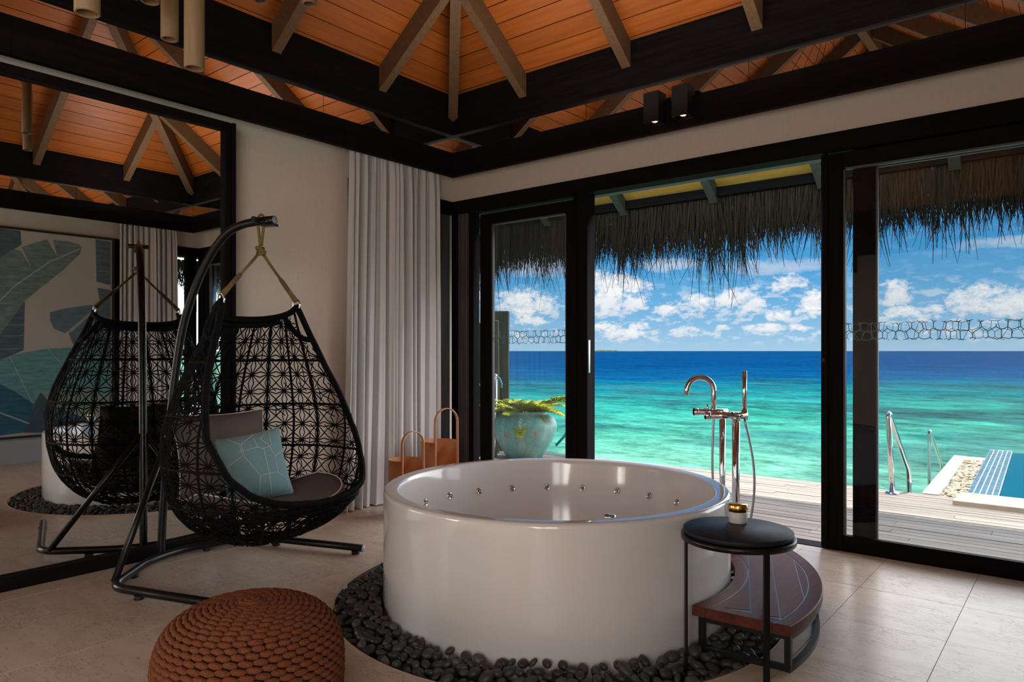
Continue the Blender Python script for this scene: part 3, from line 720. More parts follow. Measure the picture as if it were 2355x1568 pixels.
tag(fringe('thatch_fringe', (-1.2, 1.10, 0), (6.26, 1.10, 0), (0, 1, 0), 2.67, 8600, 5, lambda s: 1.12 if s < 3.6 else 0.98), 'ragged brown palm thatch fringe hanging across the sea view', 'thatch')
tag(fringe('thatch_fringe', (W+1.10, -3.2, 0), (W+1.10, 1.05, 0), (1, 0, 0), 2.67, 2800, 9, lambda s: 1.0), 'ragged palm thatch fringe outside the right wall, seen in the mirror', 'thatch')

# ------------------------------------------------------------------ GLAZED FRONT: frames and sliding doors
tr = struct_root('trim_12', label='dark timber head and posts of the glazed front')
boxobj('head', (-0.0, W, -0.012, 0.14, 2.604, 2.729), 'dark_timber_x', tr, bevel=0.004)
boxobj('corner_post', (0.0, 0.075, -0.012, 0.14, 0, 2.604), 'dark_timber_z', tr, bevel=0.004)
boxobj('jamb', (0.075, 0.19, 0.0, 0.14, 0, 2.604), 'grey_frame_z', tr, bevel=0.003)
boxobj('jamb', (0.19, 0.245, 0.03, 0.12, 0, 2.604), 'dark_timber_z', tr, bevel=0.003)
boxobj('sill', (-0.0, W, 0.005, 0.14, -0.05, 0.004), 'dark_timber_x', tr)
boxobj('corner_post', (W-0.16, W, -0.012, 0.14, 0, 2.604), 'dark_timber_z', tr, bevel=0.004)
def glazed_leaf(name, x0, x1, y0, y1, stl, str_, zb, zt, band, label):
    r_ = struct_root(name, label=label)
    boxobj('stile', (x0, x0+stl, y0, y1, 0.006, zt+0.1), 'dark_timber_z', r_, bevel=0.004)
    boxobj('stile', (x1-str_, x1, y0, y1, 0.006, zt+0.1), 'dark_timber_z', r_, bevel=0.004)
    boxobj('bottom_rail', (x0+stl, x1-str_, y0, y1, 0.006, zb), 'dark_timber_x', r_, bevel=0.004)
    boxobj('top_rail', (x0+stl, x1-str_, y0, y1, zt, zt+0.1), 'dark_timber_x', r_, bevel=0.004)
    ym = (y0+y1)/2
    boxobj('pane', (x0+stl-0.008, x1-str_+0.008, ym-0.004, ym+0.004, zb-0.008, zt+0.008), 'window_glass', r_)
    bd = MB()   # slim glazing bead, catches the light
    for b in ((x0+stl, x0+stl+0.012, zb, zt), (x1-str_-0.012, x1-str_, zb, zt)): bd.box(b[0], b[1], y0+0.01, y1-0.01, b[2], b[3])
    bd.box(x0+stl, x1-str_, y0+0.01, y1-0.01, zt-0.012, zt)
    obj('glazing_bead', bd, 'grey_frame_z', r_)
    if band:
        et = etched_band(x0+stl, x1-str_, ym-0.0055)
        obj('etched_band', et, 'etching', r_)['label'] = 'etched band of overlapping polygons across the glass'
    return r_
def etched_band(xa, xb, y):
    """two overlaid rows of irregular pentagon outlines in a 12 cm band"""
    mb = MB(); rr = random.Random(int(xa*1000))
    def seg(p, q, w):
        d = Vector((q[0]-p[0], q[1]-p[1])); 
        if d.length < 1e-4: return
        d.normalize(); nx, nz = -d.y*w/2, d.x*w/2
        P_ = [(p[0]-nx, p[1]-nz), (q[0]-nx, q[1]-nz), (q[0]+nx, q[1]+nz), (p[0]+nx, p[1]+nz)]
        P_ = [(min(max(a, xa), xb), b) for a, b in P_]
        mb.prism([(a, y, b) for a, b in P_], (0, -0.0008, 0))
    from mathutils.geometry import delaunay_2d_cdt
    for pitch, w, zc, hb in ((0.060, 0.0046, 1.425, 0.046), (0.047, 0.0028, 1.425, 0.044)):
        sd = []; k = int((xb-xa)/pitch)+6
        for r_i, zr in enumerate((-0.085, -0.024, 0.024, 0.085)):
            for i in range(k):
                sd.append(Vector((xa-0.12+pitch*(i+0.5*(r_i % 2))+rr.uniform(-.32, .32)*pitch, zc+zr+rr.uniform(-.011, .011))))
        V_, _e, T_, *_ = delaunay_2d_cdt(sd, [], [], 0, 1e-6)
        cc = []; em = {}
        for ti, t in enumerate(T_):
            a, b, c = V_[t[0]], V_[t[1]], V_[t[2]]
            d = 2*(a.x*(b.y-c.y)+b.x*(c.y-a.y)+c.x*(a.y-b.y))
            if abs(d) < 1e-9: cc.append(None); continue
            cc.append(((a.length_squared*(b.y-c.y)+b.length_squared*(c.y-a.y)+c.length_squared*(a.y-b.y))/d, (a.length_squared*(c.x-b.x)+b.length_squared*(a.x-c.x)+c.length_squared*(b.x-a.x))/d))
            for e in ((t[0], t[1]), (t[1], t[2]), (t[2], t[0])): em.setdefault(tuple(sorted(e)), []).append(ti)
        for tt in em.values():
            if len(tt) != 2 or cc[tt[0]] is None or cc[tt[1]] is None: continue
            p, q = cc[tt[0]], cc[tt[1]]
            if abs(p[1]-zc) > abs(q[1]-zc): p, q = q, p
            if not (xa-.03 < p[0] < xb+.03) or abs(p[1]-zc) > hb+.012 or math.hypot(p[0]-q[0], p[1]-q[1]) > .12: continue
            if abs(q[1]-zc) > hb+.012:      # a loose end sticking out of the band
                t = 0.016/max(math.hypot(q[0]-p[0], q[1]-p[1]), 1e-6); q = (p[0]+(q[0]-p[0])*min(t, 1), p[1]+(q[1]-p[1])*min(t, 1))
            seg(p, q, w)
    return mb
d1 = glazed_leaf('door_1', 0.325, 1.405, 0.035, 0.085, 0.135, 0.105, 0.11, 2.476, True, 'narrow sliding glass door at the room corner')
boxobj('lock_plate', (1.5385, 1.5405, 0.02, 0.042, 0.97+0.15, 1.24+0.15), 'steel', tr)['label'] = 'slim steel lock plate on the post edge'
boxobj('post', (1.405, 1.435, -0.012, 0.10, 0, 2.604), 'dark_timber_z', tr, bevel=0.003)
boxobj('post', (1.435, 1.538, 0.0, 0.12, 0, 2.604), 'dark_timber_z', tr, bevel=0.004)
d2 = glazed_leaf('door_2', 3.372, 5.07, -0.002, 0.052, 0.135, 0.11, 0.103, 2.49, True, 'wide sliding glass door at the right edge')
boxobj('meeting_strip', (3.385, 3.418, -0.022, -0.002, 0.006, 2.594), 'dark_timber_z', d2, bevel=0.003)
kn = MB(); kn.lathe([(0.0, 0.012), (0.01, 0.011), (0.013, 0.006), (0.013, 0.0)], 16, (3.40, -0.022, 1.24), axis=(0, -1, 0)); obj('knob', kn, 'black_metal', d2)
d3 = glazed_leaf('door_3', 3.55, 5.07, 0.066, 0.112, 0.135, 0.11, 0.075, 2.49, False, 'second sliding glass door behind the first')

# right wall: garden door near the corner (seen in the mirror), left wall: timber leaf behind the curtain
d4 = struct_root('door_4', label='glass door in the right wall, seen in the mirror')
boxobj('stile', (W+0.02, W+0.1, -0.16, -0.02, 0, 2.62), 'dark_timber_z', d4); boxobj('stile', (W+0.02, W+0.1, -1.15, -1.02, 0, 2.62), 'dark_timber_z', d4)
boxobj('head', (W-0.012, W+0.14, -1.15, -0.012, 2.604, 2.729), 'dark_timber_y', d4)
boxobj('pane', (W+0.05, W+0.058, -1.02, -0.16, 0.02, 2.604), 'window_glass', d4)
d5 = struct_root('door_5', label='dark timber leaf in the left wall behind the curtain')
boxobj('head', (-0.1, 0.012, -1.24, -0.0, 2.604, 2.729), 'dark_timber_y', d5)
for k in range(7): boxobj('board', (-0.1, -0.03, -1.24+0.177*k+0.003, -1.24+0.177*(k+1)-0.003, 0.0, 2.604), 'grey_frame_z', d5)
# window openings added behind the camera to let in the fill lamps
w1 = struct_root('fill_window_1')
for yy in (-8.0, -6.74, -5.48): boxobj('mullion', (W+0.05, W+0.13, yy, yy+0.08, 0.4, 2.75), 'dark_timber_z', w1)
boxobj('pane', (W+0.08, W+0.088, -8.0, -5.4, 0.4, 2.75), 'window_glass', w1)
w2 = struct_root('fill_window_2')
for yy in (-8.0, -6.48): boxobj('stile', (-0.13, -0.05, yy, yy+0.08, 0.4, 2.75), 'dark_timber_z', w2)
boxobj('pane', (-0.1, -0.092, -8.0, -6.4, 0.4, 2.75), 'window_glass', w2)

# ------------------------------------------------------------------ OUTSIDE: deck, sea, pool, ladders, island
dk = struct_root('deck')
zt = -0.02
rr = random.Random(4)
pit = 0.0985
pool_rot = math.radians(2.2)
k = 0; y = 0.145
while y < 2.52:
    yb = min(y+pit-0.010, 2.55)
    cuts = [-2.3]; x = -2.3
    while x < 7.6:
        x += rr.choice((1.8, 2.4, 3.0)); cuts.append(min(x+rr.uniform(-.3, .3), 7.8))
    for a, b in zip(cuts[:-1], cuts[1:]):
        if y > 2.15 and b > 3.84: b = min(b, 3.838)
        if b-a < 0.05: continue
        boxobj('plank', (a+0.002, b-0.002, y, yb, zt-0.025, zt-0.003*rr.random()), 'deck_board_x', dk)
    y += pit; k += 1
dj = MB(); dj.box(-2.3, 7.8, 0.14, 2.5, zt-0.16, zt-0.05); obj('joist_frame', dj, 'roof_dark', dk)
sea = MB(); sea.add([(-30000, -30000, -1.7), (30000, -30000, -1.7), (30000, 30000, -1.7), (-30000, 30000, -1.7)], [(0, 1, 2, 3)])
o = struct('sea', sea, 'sea_water'); o['label'] = 'turquoise lagoon running out to deep blue sea'
# far island
_il = math.radians(39.07)
def sea_pt(deg_right, dist): a = _il-math.radians(deg_right); return Vector((4.738-sin(a)*dist, -4.925+cos(a)*dist, 0))
isl = thing('island', 'tiny far island with pale beach on the horizon', 'island', tuple(sea_pt(8.7, 3000))[:2]+(-1.7,))
mb = MB(); P_ = [sea_pt(6.6+0.21*i, 3000) for i in range(20)]
for i in range(19):
    a, b = P_[i], P_[i+1]; hh = 3.2 if i < 12 else 2.2
    mb.add([a+Vector((0, 0, -1.7)), b+Vector((0, 0, -1.7)), b+Vector((0, 0, hh-2)), a+Vector((0, 0, hh-2)), a+Vector((-30, 60, -1.7)), b+Vector((-30, 60, -1.7)), b+Vector((-30, 60, hh-2)), a+Vector((-30, 60, hh-2))], [(0, 1, 2, 3), (3, 2, 6, 7), (5, 4, 7, 6)])
obj('beach', mb, 'island_sand', isl)
mb = MB()
for i in range(46):
    c = sea_pt(6.75+1.75*R.random(), 3010+R.random()*20); mb.ellipsoid(c+Vector((0, 0, 0.5)), (5+4*R.random(), 0, 0), (0, 6, 0), (0, 0, 2.5+3.5*R.random()), 8, 5)
obj('trees', mb, 'island_green', isl)

# pool: rotated about its near corner
pc = Vector((3.55, 2.56, 0)); cr, sr = cos(pool_rot), sin(pool_rot)
def PW_(x, y, z): return (pc.x+x*cr-y*sr, pc.y+x*sr+y*cr, z)
def pbox(name, x0, x1, y0, y1, z0, z1, m, parent, bevel=0.0):
    mb = MB(); mb.prism([PW_(x0, y0, z0), PW_(x1, y0, z0), PW_(x1, y1, z0), PW_(x0, y1, z0)], (0, 0, z1-z0)); return obj(name, mb, m, parent, bevel=bevel)
pool = struct_root('pool', label='plunge pool with blue mosaic rim beyond the deck')
pbox('coping', -0.0, 0.135, 0.0, 2.95, -0.5, -0.01, 'white_coping', pool, 0.004)['label'] = 'white rendered coping beside the pool'
pbox('coping', 0.135, 0.33, 2.72, 2.95, -0.5, -0.015, 'white_coping', pool, 0.004)
pbox('trough', 0.135, 0.34, 0.0, 2.72, -0.3, -0.06, 'grout_white', pool)
pbox('mosaic_bed', 0.335, 0.575, 0.10, 3.84, -0.6, -0.012, 'grout_white', pool)
tm = MB(); s_ = 0.0195
tm.box(-s_, s_, -0.0245, 0.0245, 0, 0.0015)
tmesh = tm.mesh('mosaic_tile'); tmesh.materials.append(M['pool_tile'])
for i in range(5):
    for j in range(60):
        t_ = bpy.data.objects.new('tile', tmesh); COL.objects.link(t_); t_.parent = pool
        t_.location = PW_(0.357+0.0485*i, 0.135+0.0615*j+(0.03 if i % 2 else 0), -0.012); t_.rotation_euler = (0, 0, pool_rot)
mb = MB(); mb.prism([PW_(0.575, 0.06, -0.9), PW_(4.0, 0.06, -0.9), PW_(4.0, 3.9, -0.9), PW_(0.575, 3.9, -0.9)], (0, 0, 0.02)); obj('basin', mb, 'pool_shell', pool)
mb = MB(); mb.prism([PW_(0.576, 0.06, -0.06), PW_(4.0, 0.06, -0.06), PW_(4.0, 3.84, -0.06), PW_(0.576, 3.84, -0.06)], (0, 0, 0.02)); obj('water', mb, 'pool_water', pool)
for x0, x1 in ((3.842, 4.40), (4.403, 5.0), (5.003, 5.6), (5.603, 6.2)):
    boxobj('kerb_slab', (x0, x1, 2.17, 2.64+0.02*(x0-3.8), -0.03, 0.022), 'sand_stone', pool, bevel=0.004)
# pale stones in the trough
mb = MB(); rr = random.Random(8)
for i in range(620):
    x, y = rr.uniform(0.15, 0.325), rr.uniform(0.02, 2.70); a = rr.random()*PI
    q = Vector(PW_(x, y, -0.05+0.035*rr.random())); L_, B_ = 0.022+0.018*rr.random(), 0.013+0.01*rr.random()
    t_ = rr.uniform(-0.4, 0.4)
    mb.ellipsoid(q, (cos(a)*L_, sin(a)*L_, t_*L_), (-sin(a)*B_, cos(a)*B_, 0), (0, 0, 0.011), 7, 4)
tag(obj('white_stones', mb, 'white_pebble', pool), kind='stuff')

def ladder(name, label, base, top, elbow, foot, r_):
    b = Vector(base); th_ = thing(name, label, 'handrail', base)
    mb = MB(); t = Vector(top); e = Vector(elbow); f = Vector(foot)
    d = (e-t).normalized()
    path = [b, b+(t-b)*0.55, t-Vector((0, 0, 0.07))]
    for i in range(7):
        a = i/6; p = (t-Vector((0, 0, 0.07)))*(1-a)**2+2*a*(1-a)*(t+Vector((0, 0, 0.015)))+a*a*(t+d*0.09); path.append(p)
    for i in range(1, 7):
        a = i/6; p = (e-d*0.08)*(1-a)**2+2*a*(1-a)*e+a*a*(e+(f-e).normalized()*0.08); path.append(p)
    path.append(f)
    mb.tube(path, r_, 14); obj('rail', mb, 'steel', th_)
    fl_ = MB(); fl_.lathe([(0.0, 0.014), (0.05, 0.013), (0.06, 0.006), (0.06, 0.0)], 24, base); obj('flange', fl_, 'steel', th_)
ladder('ladder_rail', 'thick steel ladder rail standing on the deck edge', (3.335, 2.40, -0.02), (3.30, 2.40, 0.745), (3.385, 2.9, 0.118), (3.39, 2.92, -1.9), 0.024)
ladder('ladder_rail', 'second steel ladder rail, smaller, behind the white coping', (3.113, 5.86, -1.6), (3.113, 5.86, 0.262), (3.18, 6.40, -0.26), (3.19, 6.42, -1.9), 0.022)

# weathered posts and rope at the left of the deck
def post(x, y, wd, dp, zt_, label):
    mb = MB(); mb.obox((x, y, zt_/2-0.4), (0.80, 0.60, 0), (-0.60, 0.80, 0), (0, 0, 1), wd/2, dp/2, zt_/2+0.4)
    tag(obj('fence_post', mb, 'post_timber', None, (x, y, -0.8), bevel=0.012), label, 'post', 'weathered timber posts by the deck')
post(-1.29, 2.29, 0.19, 0.16, 1.83, 'tallest weathered grey timber post behind the turquoise pot')
post(-1.27, 2.05, 0.20, 0.13, 1.70, 'weathered timber post second in height, beside the tallest')
post(-1.22, 1.72, 0.17, 0.13, 1.655, 'weathered timber post between the door stile and the tallest pair')
post(-1.07, 1.45, 0.15, 0.13, 1.62, 'lowest weathered timber post, seen in the gap by the jamb')
st = thing('rope_stanchion', 'pale metal stanchion with blue rope before the timber posts', 'stanchion', (-0.97, 1.78, -0.02))
mb = MB(); mb.cyl((-0.97, 1.78, -0.02), (-0.97, 1.78, 0.99), 0.022, 12); mb.ellipsoid((-0.97, 1.78, 0.99), (0.026, 0, 0), (0, 0.026, 0), (0, 0, 0.03), 10, 6); obj('pole', mb, 'steel', st)
mb = MB(); pts = [Vector((-1.42, 1.40, 0.80)).lerp(Vector((-0.97, 1.78, 0.98)), t/8)+Vector((0, 0, -0.05*sin(PI*t/8))) for t in range(9)]
mb.tube(pts, 0.014, 8); mb.tube([(-0.97, 1.78, 0.98), (-0.93, 1.81, 0.96), (-0.915, 1.83, 0.90), (-0.915, 1.83, 0.84)], 0.013, 8); obj('rope', mb, 'rope_blue', st)
st = thing('mooring_post', 'dark post with blue rope right of the turquoise pot', 'post', (-0.22, 2.45, -0.02))
mb = MB(); mb.cyl((-0.22, 2.45, -0.9), (-0.22, 2.45, 0.36), 0.05, 14); obj('pole', mb, 'post_timber', st)
mb = MB(); mb.tube([(-0.22, 2.39, 0.34), (-0.27, 2.36, 0.32), (-0.33, 2.33, 0.22), (-0.42, 2.30, 0.12)], 0.016, 8); obj('rope', mb, 'rope_blue', st)

# turquoise pot with a cycad
PX, PY = -0.70, 2.02
pp = thing('potted_cycad', 'low cycad in a big worn turquoise urn on the deck', 'plant', (PX, PY, -0.02))
prof = [(0.0, 0.0), (0.20, 0.0), (0.225, 0.01), (0.27, 0.08), (0.335, 0.19), (0.385, 0.30), (0.405, 0.38), (0.395, 0.44), (0.355, 0.50), (0.30, 0.535), (0.27, 0.545), (0.275, 0.565), (0.285, 0.575), (0.27, 0.58), (0.245, 0.57), (0.235, 0.52), (0.0, 0.50)]
mb = MB(); mb.lathe(prof, 56, (PX, PY, -0.02)); obj('urn', mb, 'pot_glaze', pp)
mb = MB(); mb.lathe([(0.0, 0.53), (0.24, 0.515)], 20, (PX, PY, -0.02)); obj('soil', mb, 'roof_dark', pp)
rr = random.Random(21)
def frond(az, el, L, droop):
    mb = MB(); d = Vector((cos(az), sin(az), 0)); s = Vector((-sin(az), cos(az), 0))
    pts = []
    for i in range(13):
        t = i/12; pts.append(Vector((PX, PY, 0.52))+d*(0.05+L*t*cos(el*(1-t*0.4)))+Vector((0, 0, L*(sin(el)*t-droop*t*t))))
    mb.tube(pts, [0.007*(1-0.7*i/12) for i in range(13)], 5)
    nl = 22
    for i in range(2, nl):
        t = i/(nl-1); k_ = t*12; a = int(min(k_, 11)); p = pts[a].lerp(pts[a+1], k_-a)
        tan = (pts[min(a+1, 12)]-pts[max(a-1, 0)]).normalized()
        for sg in (-1, 1):
            ll = (0.125*sin(PI*(0.18+0.75*t))+0.03)
            dirv = (s*sg*0.85+tan*0.55+Vector((0, 0, 0.22+rr.uniform(-.15, .15)))).normalized()
            wv = tan*0.017; mid = p+dirv*ll*0.5+Vector((0, 0, 0.012)); tip = p+dirv*ll+Vector((0, 0, -0.012)); nn = Vector((0, 0, 0.003))
            mb.add([p-wv*0.5, p+wv*0.5, mid+wv, mid-wv, tip, mid+nn+wv*0.0], [(0, 1, 5), (1, 2, 5), (2, 4, 5), (4, 3, 5), (3, 0, 5)])
    obj('frond', mb, 'frond', pp)
for i in range(22):
    frond(i*2.399+0.3, rr.uniform(0.25, 0.75), rr.uniform(0.42, 0.58), rr.uniform(0.25, 0.5))
frond(math.radians(25), 0.55, 0.62, 0.22); frond(math.radians(215), 0.5, 0.60, 0.35); frond(math.radians(-60), 0.1, 0.42, 0.65)

# ------------------------------------------------------------------ BATH
CX, CY = TC
bt = thing('bathtub', 'large round glossy white bathtub ringed by dark pebbles', 'bathtub', (CX, CY, -0.09))
zt_ = 0.589
prof = [(0.0, -0.09), (0.885, -0.09), (0.900, -0.075), (TR, -0.05), (TR, 0.2), (TR, 0.45), (TR, zt_-0.022)]
for i in range(1, 6): a = i/6*PI/2; prof.append((TR-0.02+0.02*cos(a), zt_-0.022+0.022*sin(a)))
prof += [(TR-0.026, zt_), (TR-0.060, zt_)]
for i in range(1, 6): a = i/6*PI/2; prof.append((TR-0.062-0.016*sin(a), zt_-0.016+0.016*cos(a)))
prof += [(TR-0.082, zt_-0.03), (TR-0.10, 0.40), (TR-0.13, 0.20), (TR-0.17, 0.09), (TR-0.24, 0.055), (0.3, 0.045), (0.0, 0.04)]
mb = MB(); mb.lathe(prof, 160, (CX, CY, 0)); obj('shell', mb, 'tub_white', bt)
jm = MB()
jm.lathe([(0.010, 0.003), (0.013, 0.003), (0.0155, 0.008), (0.019, 0.007), (0.0225, 0.0)], 22, (0, 0, 0), axis=(-1, 0, 0.07))
nj = len(jm.f)
jm.lathe([(0.0, 0.002), (0.010, 0.003)], 22, (0, 0, 0), axis=(-1, 0, 0.07)); n2 = len(jm.f)
jm.lathe([(0.0, 0.008), (0.0045, 0.007), (0.006, 0.002)], 14, (0, 0, 0), axis=(-1, 0, 0.07))
for q in range(nj, n2): jm.mi[q] = 1
jmesh = jm.mesh('jet'); jmesh.materials.append(M['chrome']); jmesh.materials.append(M['black_matt']); jmesh.polygons.foreach_set('material_index', jm.mi)
a0 = math.atan2(0.7764, -0.6302)
for i in range(22):
    a = a0+2*PI*i/22
    rj = TR-0.0985
    j = bpy.data.objects.new('jet', jmesh); COL.objects.link(j); j.parent = bt
    j.location = (rj*cos(a), rj*sin(a), 0.41+0.09); j.rotation_euler = (0, 0, a)
dm = MB(); dm.lathe([(0.0, 0.008), (0.022, 0.007), (0.027, 0.003), (0.027, -0.002)], 24, (3.143, -2.293, zt_)); obj('overflow_cap', dm, 'chrome', bt)
dm = MB(); dm.lathe([(0.0, 0.008), (0.03, 0.006), (0.036, 0.0)], 24, (CX, CY, 0.04)); obj('drain', dm, 'chrome', bt)

# ------------------------------------------------------------------ STEP
stp = thing('bath_step', 'curved reddish timber step on a black frame hugging the bath', 'step', (3.6, -1.4, 0))
ZS, TH = 0.2, 0.045
mid_a = math.radians(21.4); nA = Vector((cos(mid_a), sin(mid_a))); tA = Vector((-nA.y, nA.x))
RI, RO = 0.928, 1.325
def P2(a, r): return Vector((CX+r*cos(a), CY+r*sin(a)))
ai, ao = math.radians(36.0), math.radians(30.6)     # half angles at inner and outer radius
BW = 0.06
GV = 0.0026
def ring_part(r0, r1, h0, h1, n=26):
    inner = [P2(mid_a-h0+2*h0*i/n, r0) for i in range(n+1)]; outer = [P2(mid_a-h1+2*h1*i/n, r1) for i in range(n+1)]
    return inner, outer
def slab(mb, poly, z0, z1): mb.prism([(p.x, p.y, z0) for p in poly], (0, 0, z1-z0))
def strip(mb, A, B, z0, z1):
    n = len(A); vs = [(p.x, p.y, z1) for p in A]+[(p.x, p.y, z1) for p in B]+[(p.x, p.y, z0) for p in A]+[(p.x, p.y, z0) for p in B]
    fs = []
    for i in range(n-1):
        fs += [(i, n+i, n+i+1, i+1), (2*n+i, 2*n+i+1, 3*n+i+1, 3*n+i), (n+i, 3*n+i, 3*n+i+1, n+i+1), (i, i+1, 2*n+i+1, 2*n+i)]
    fs += [(0, 2*n, 3*n, n), (n-1, 2*n-1, 4*n-1, 3*n-1)]
    mb.add(vs, fs)
def lerp_h(r): return ai+(ao-ai)*(r-RI)/(RO-RI)
# border rails
for r0, r1 in ((RI, RI+BW), (RO-BW, RO)):
    A, B = ring_part(r0, r1, lerp_h(r0), lerp_h(r1)); mb = MB(); strip(mb, A, B, ZS-TH, ZS); obj('border_rail', mb, 'step_timber', stp, fix=True, bevel=0.003)
g_ = GV
for sg in (-1, 1):
    ra, rb_ = RI+BW+g_, RO-BW-g_
    ea = lambda r, off: mid_a+sg*(lerp_h(r)-off/r)
    poly = [P2(ea(ra, 0.0), ra), P2(ea(rb_, 0.0), rb_), P2(ea(rb_, BW), rb_), P2(ea(ra, BW), ra)]
    mb = MB(); slab(mb, poly, ZS-TH, ZS); obj('end_rail', mb, 'step_timber', stp, fix=True, bevel=0.003)
# inlay bed (resin shows in the grooves) and boards
ra, rb_ = RI+BW+g_, RO-BW-g_
A, B = ring_part(ra-0.006, rb_+0.006, lerp_h(ra)-0.004, lerp_h(rb_)-0.004); mb = MB(); strip(mb, A, B, ZS-TH+0.004, ZS-0.002); obj('resin_bed', mb, 'resin_line', stp, fix=True)
cutsn = [0.80, 0.994, 1.109, 1.223, 1.40]
for k_ in range(4):
    d0, d1_ = cutsn[k_]+GV, cutsn[k_+1]-GV
    # sample lines parallel to tA between distances d0,d1 clipped to the ring sector
    rows_lo, rows_hi = [], []
    n = 40; lim = []
    T0 = -0.75; pts = []
    ts = np.linspace(-0.75, 0.75, 161); keep = []
    for t in ts:
        lo, hi = d0, d1_
        if t*t < ra*ra: lo = max(lo, math.sqrt(ra*ra-t*t)+g_)
        if rb_*rb_-t*t > 0: hi = min(hi, math.sqrt(rb_*rb_-t*t)-g_)
        else: hi = -1
        # end rails
        if hi > lo:
            rm_ = math.hypot((lo+hi)/2, t)
            if abs(math.atan2(t, (lo+hi)/2)) < lerp_h(rm_)-(BW+g_)/rm_: keep.append((t, lo, hi))
    # split in contiguous runs
    run = []
    runs = []
    for q in keep:
        if run and q[0]-run[-1][0] > 0.012: runs.append(run); run = []
        run.append(q)
    if run: runs.append(run)
    for run in runs:
        if len(run) < 4: continue
        A = [Vector((CX, CY))+nA*lo+tA*t for t, lo, hi in run]; B = [Vector((CX, CY))+nA*hi+tA*t for t, lo, hi in run]
        mb = MB(); strip(mb, A, B, ZS-0.02, ZS-0.0005); obj('board', mb, 'step_timber', stp, fix=True)
# black frame
def bar(mb, p, q, w, h_):
    p, q = Vector(p), Vector(q); d = (q-p).normalized(); up = Vector((0, 0, 1)) if abs(d.z) < 0.9 else Vector((1, 0, 0)); s = d.cross(up).normalized(); u = s.cross(d)
    mb.obox((p+q)/2, d, s, u, (q-p).length/2, w/2, h_/2)
for sg in (-1, 1):
    for r_, hh in ((RI+0.03, ai), (RO-0.025, ao)):
        a = mid_a+sg*(hh-0.035/r_); p = P2(a, r_); mb = MB(); mb.box(p.x-0.0125, p.x+0.0125, p.y-0.0125, p.y+0.0125, 0.001, ZS-TH); obj('leg', mb, 'black_matt', stp)
for fr in (0.25,):
    a = mid_a; p = P2(a, RO-0.025); mb = MB(); mb.box(p.x-0.0125, p.x+0.0125, p.y-0.0125, p.y+0.0125, 0.001, ZS-TH); obj('leg', mb, 'black_matt', stp)
A = [P2(mid_a-(ao-0.03)+2*(ao-0.03)*i/24, RO-0.0375) for i in range(25)]; B = [P2(mid_a-(ao-0.03)+2*(ao-0.03)*i/24, RO-0.0125) for i in range(25)]
mb = MB(); strip(mb, A, B, 0.001, 0.024); obj('base_rail', mb, 'black_matt', stp, fix=True)
mb = MB(); strip(mb, A, B, ZS-TH-0.024, ZS-TH); 
A2 = [P2(mid_a-(ai-0.03)+2*(ai-0.03)*i/24, RI+0.0175) for i in range(25)]; B2 = [P2(mid_a-(ai-0.03)+2*(ai-0.03)*i/24, RI+0.0425) for i in range(25)]
strip(mb, A2, B2, ZS-TH-0.024, ZS-TH)
obj('top_rail', mb, 'black_matt', stp, fix=True)
for sg in (-1, 1):
    p, q = P2(mid_a+sg*(ai-0.035), RI+0.03), P2(mid_a+sg*(ao-0.028), RO-0.025)
    mb = MB(); bar(mb, (p.x, p.y, 0.0125), (q.x, q.y, 0.0125), 0.023, 0.023); bar(mb, (p.x, p.y, ZS-TH-0.012), (q.x, q.y, ZS-TH-0.012), 0.023, 0.023); obj('cross_rail', mb, 'black_matt', stp)

# ------------------------------------------------------------------ BATH FAUCET on the step
fc = thing('bath_faucet', 'chrome floor-standing bath faucet with hand shower on the step', 'faucet', (3.19, -1.09, ZS))
p2 = Vector((3.233, -1.111, ZS)); p1 = Vector((3.139, -1.071, ZS))
bx = Vector((0.776, 0.630, 0)).normalized()
for p, r_ in ((p1, 0.0165), (p2, 0.0205)):
    mb = MB(); mb.cyl(p, p+Vector((0, 0, 0.745)), r_, 18); obj('pipe', mb, 'chrome', fc)
    mb = MB(); mb.lathe([(0.0, 0.03), (r_+0.004, 0.03), (0.036, 0.027), (0.038, 0.022), (0.038, 0.0)], 24, p); obj('flange', mb, 'chrome', fc)
zb_ = 0.945
vb2a, vb2b = Vector((3.127, -1.190, zb_)), Vector((3.313, -1.049, zb_-0.002))
sh2 = p2+Vector((0, 0, zb_-ZS))
vb2a = sh2-bx*0.165; vb2b = sh2+bx*0.062
mb = MB(); mb.cyl(vb2a, vb2b, 0.0205, 18); mb.cyl(sh2-Vector((0, 0, 0.03)), sh2, 0.0225, 18); obj('mixer_body', mb, 'chrome', fc)
sh1 = p1+Vector((0, 0, zb_+0.012-ZS)); vb1a = sh1-bx*0.158; vb1b = sh1+bx*0.03
mb = MB(); mb.cyl(vb1a, vb1b, 0.018, 18); obj('mixer_body', mb, 'chrome', fc)
mb = MB(); mb.cyl(vb1a-bx*0.004, vb1a+bx*0.022, 0.0215, 18); obj('control_knob', mb, 'chrome', fc)
mb = MB(); mb.cyl(vb2a-bx*0.004, vb2a+bx*0.022, 0.0235, 18); obj('control_knob', mb, 'chrome', fc)
hp = vb1a+bx*0.075; mb = MB(); mb.cyl(hp, hp+Vector((0, 0, 0.045)), 0.005, 8); obj('lever_pin', mb, 'chrome', fc)
sb = sh1-bx*0.048
path = [sb, sb+Vector((0, 0, 0.10))]
cxs = sb+Vector((0, 0, 0.118)) - bx*0.076
for i in range(15):
    a = i/14*PI*0.97; path.append(cxs+bx*(0.076*cos(a))+Vector((0, 0, 0.076*sin(a))))
path.append(path[-1]+Vector((0, 0, -0.03))+bx*-0.004)
mb = MB(); mb.tube(path, 0.0155, 16); obj('spout', mb, 'chrome', fc)
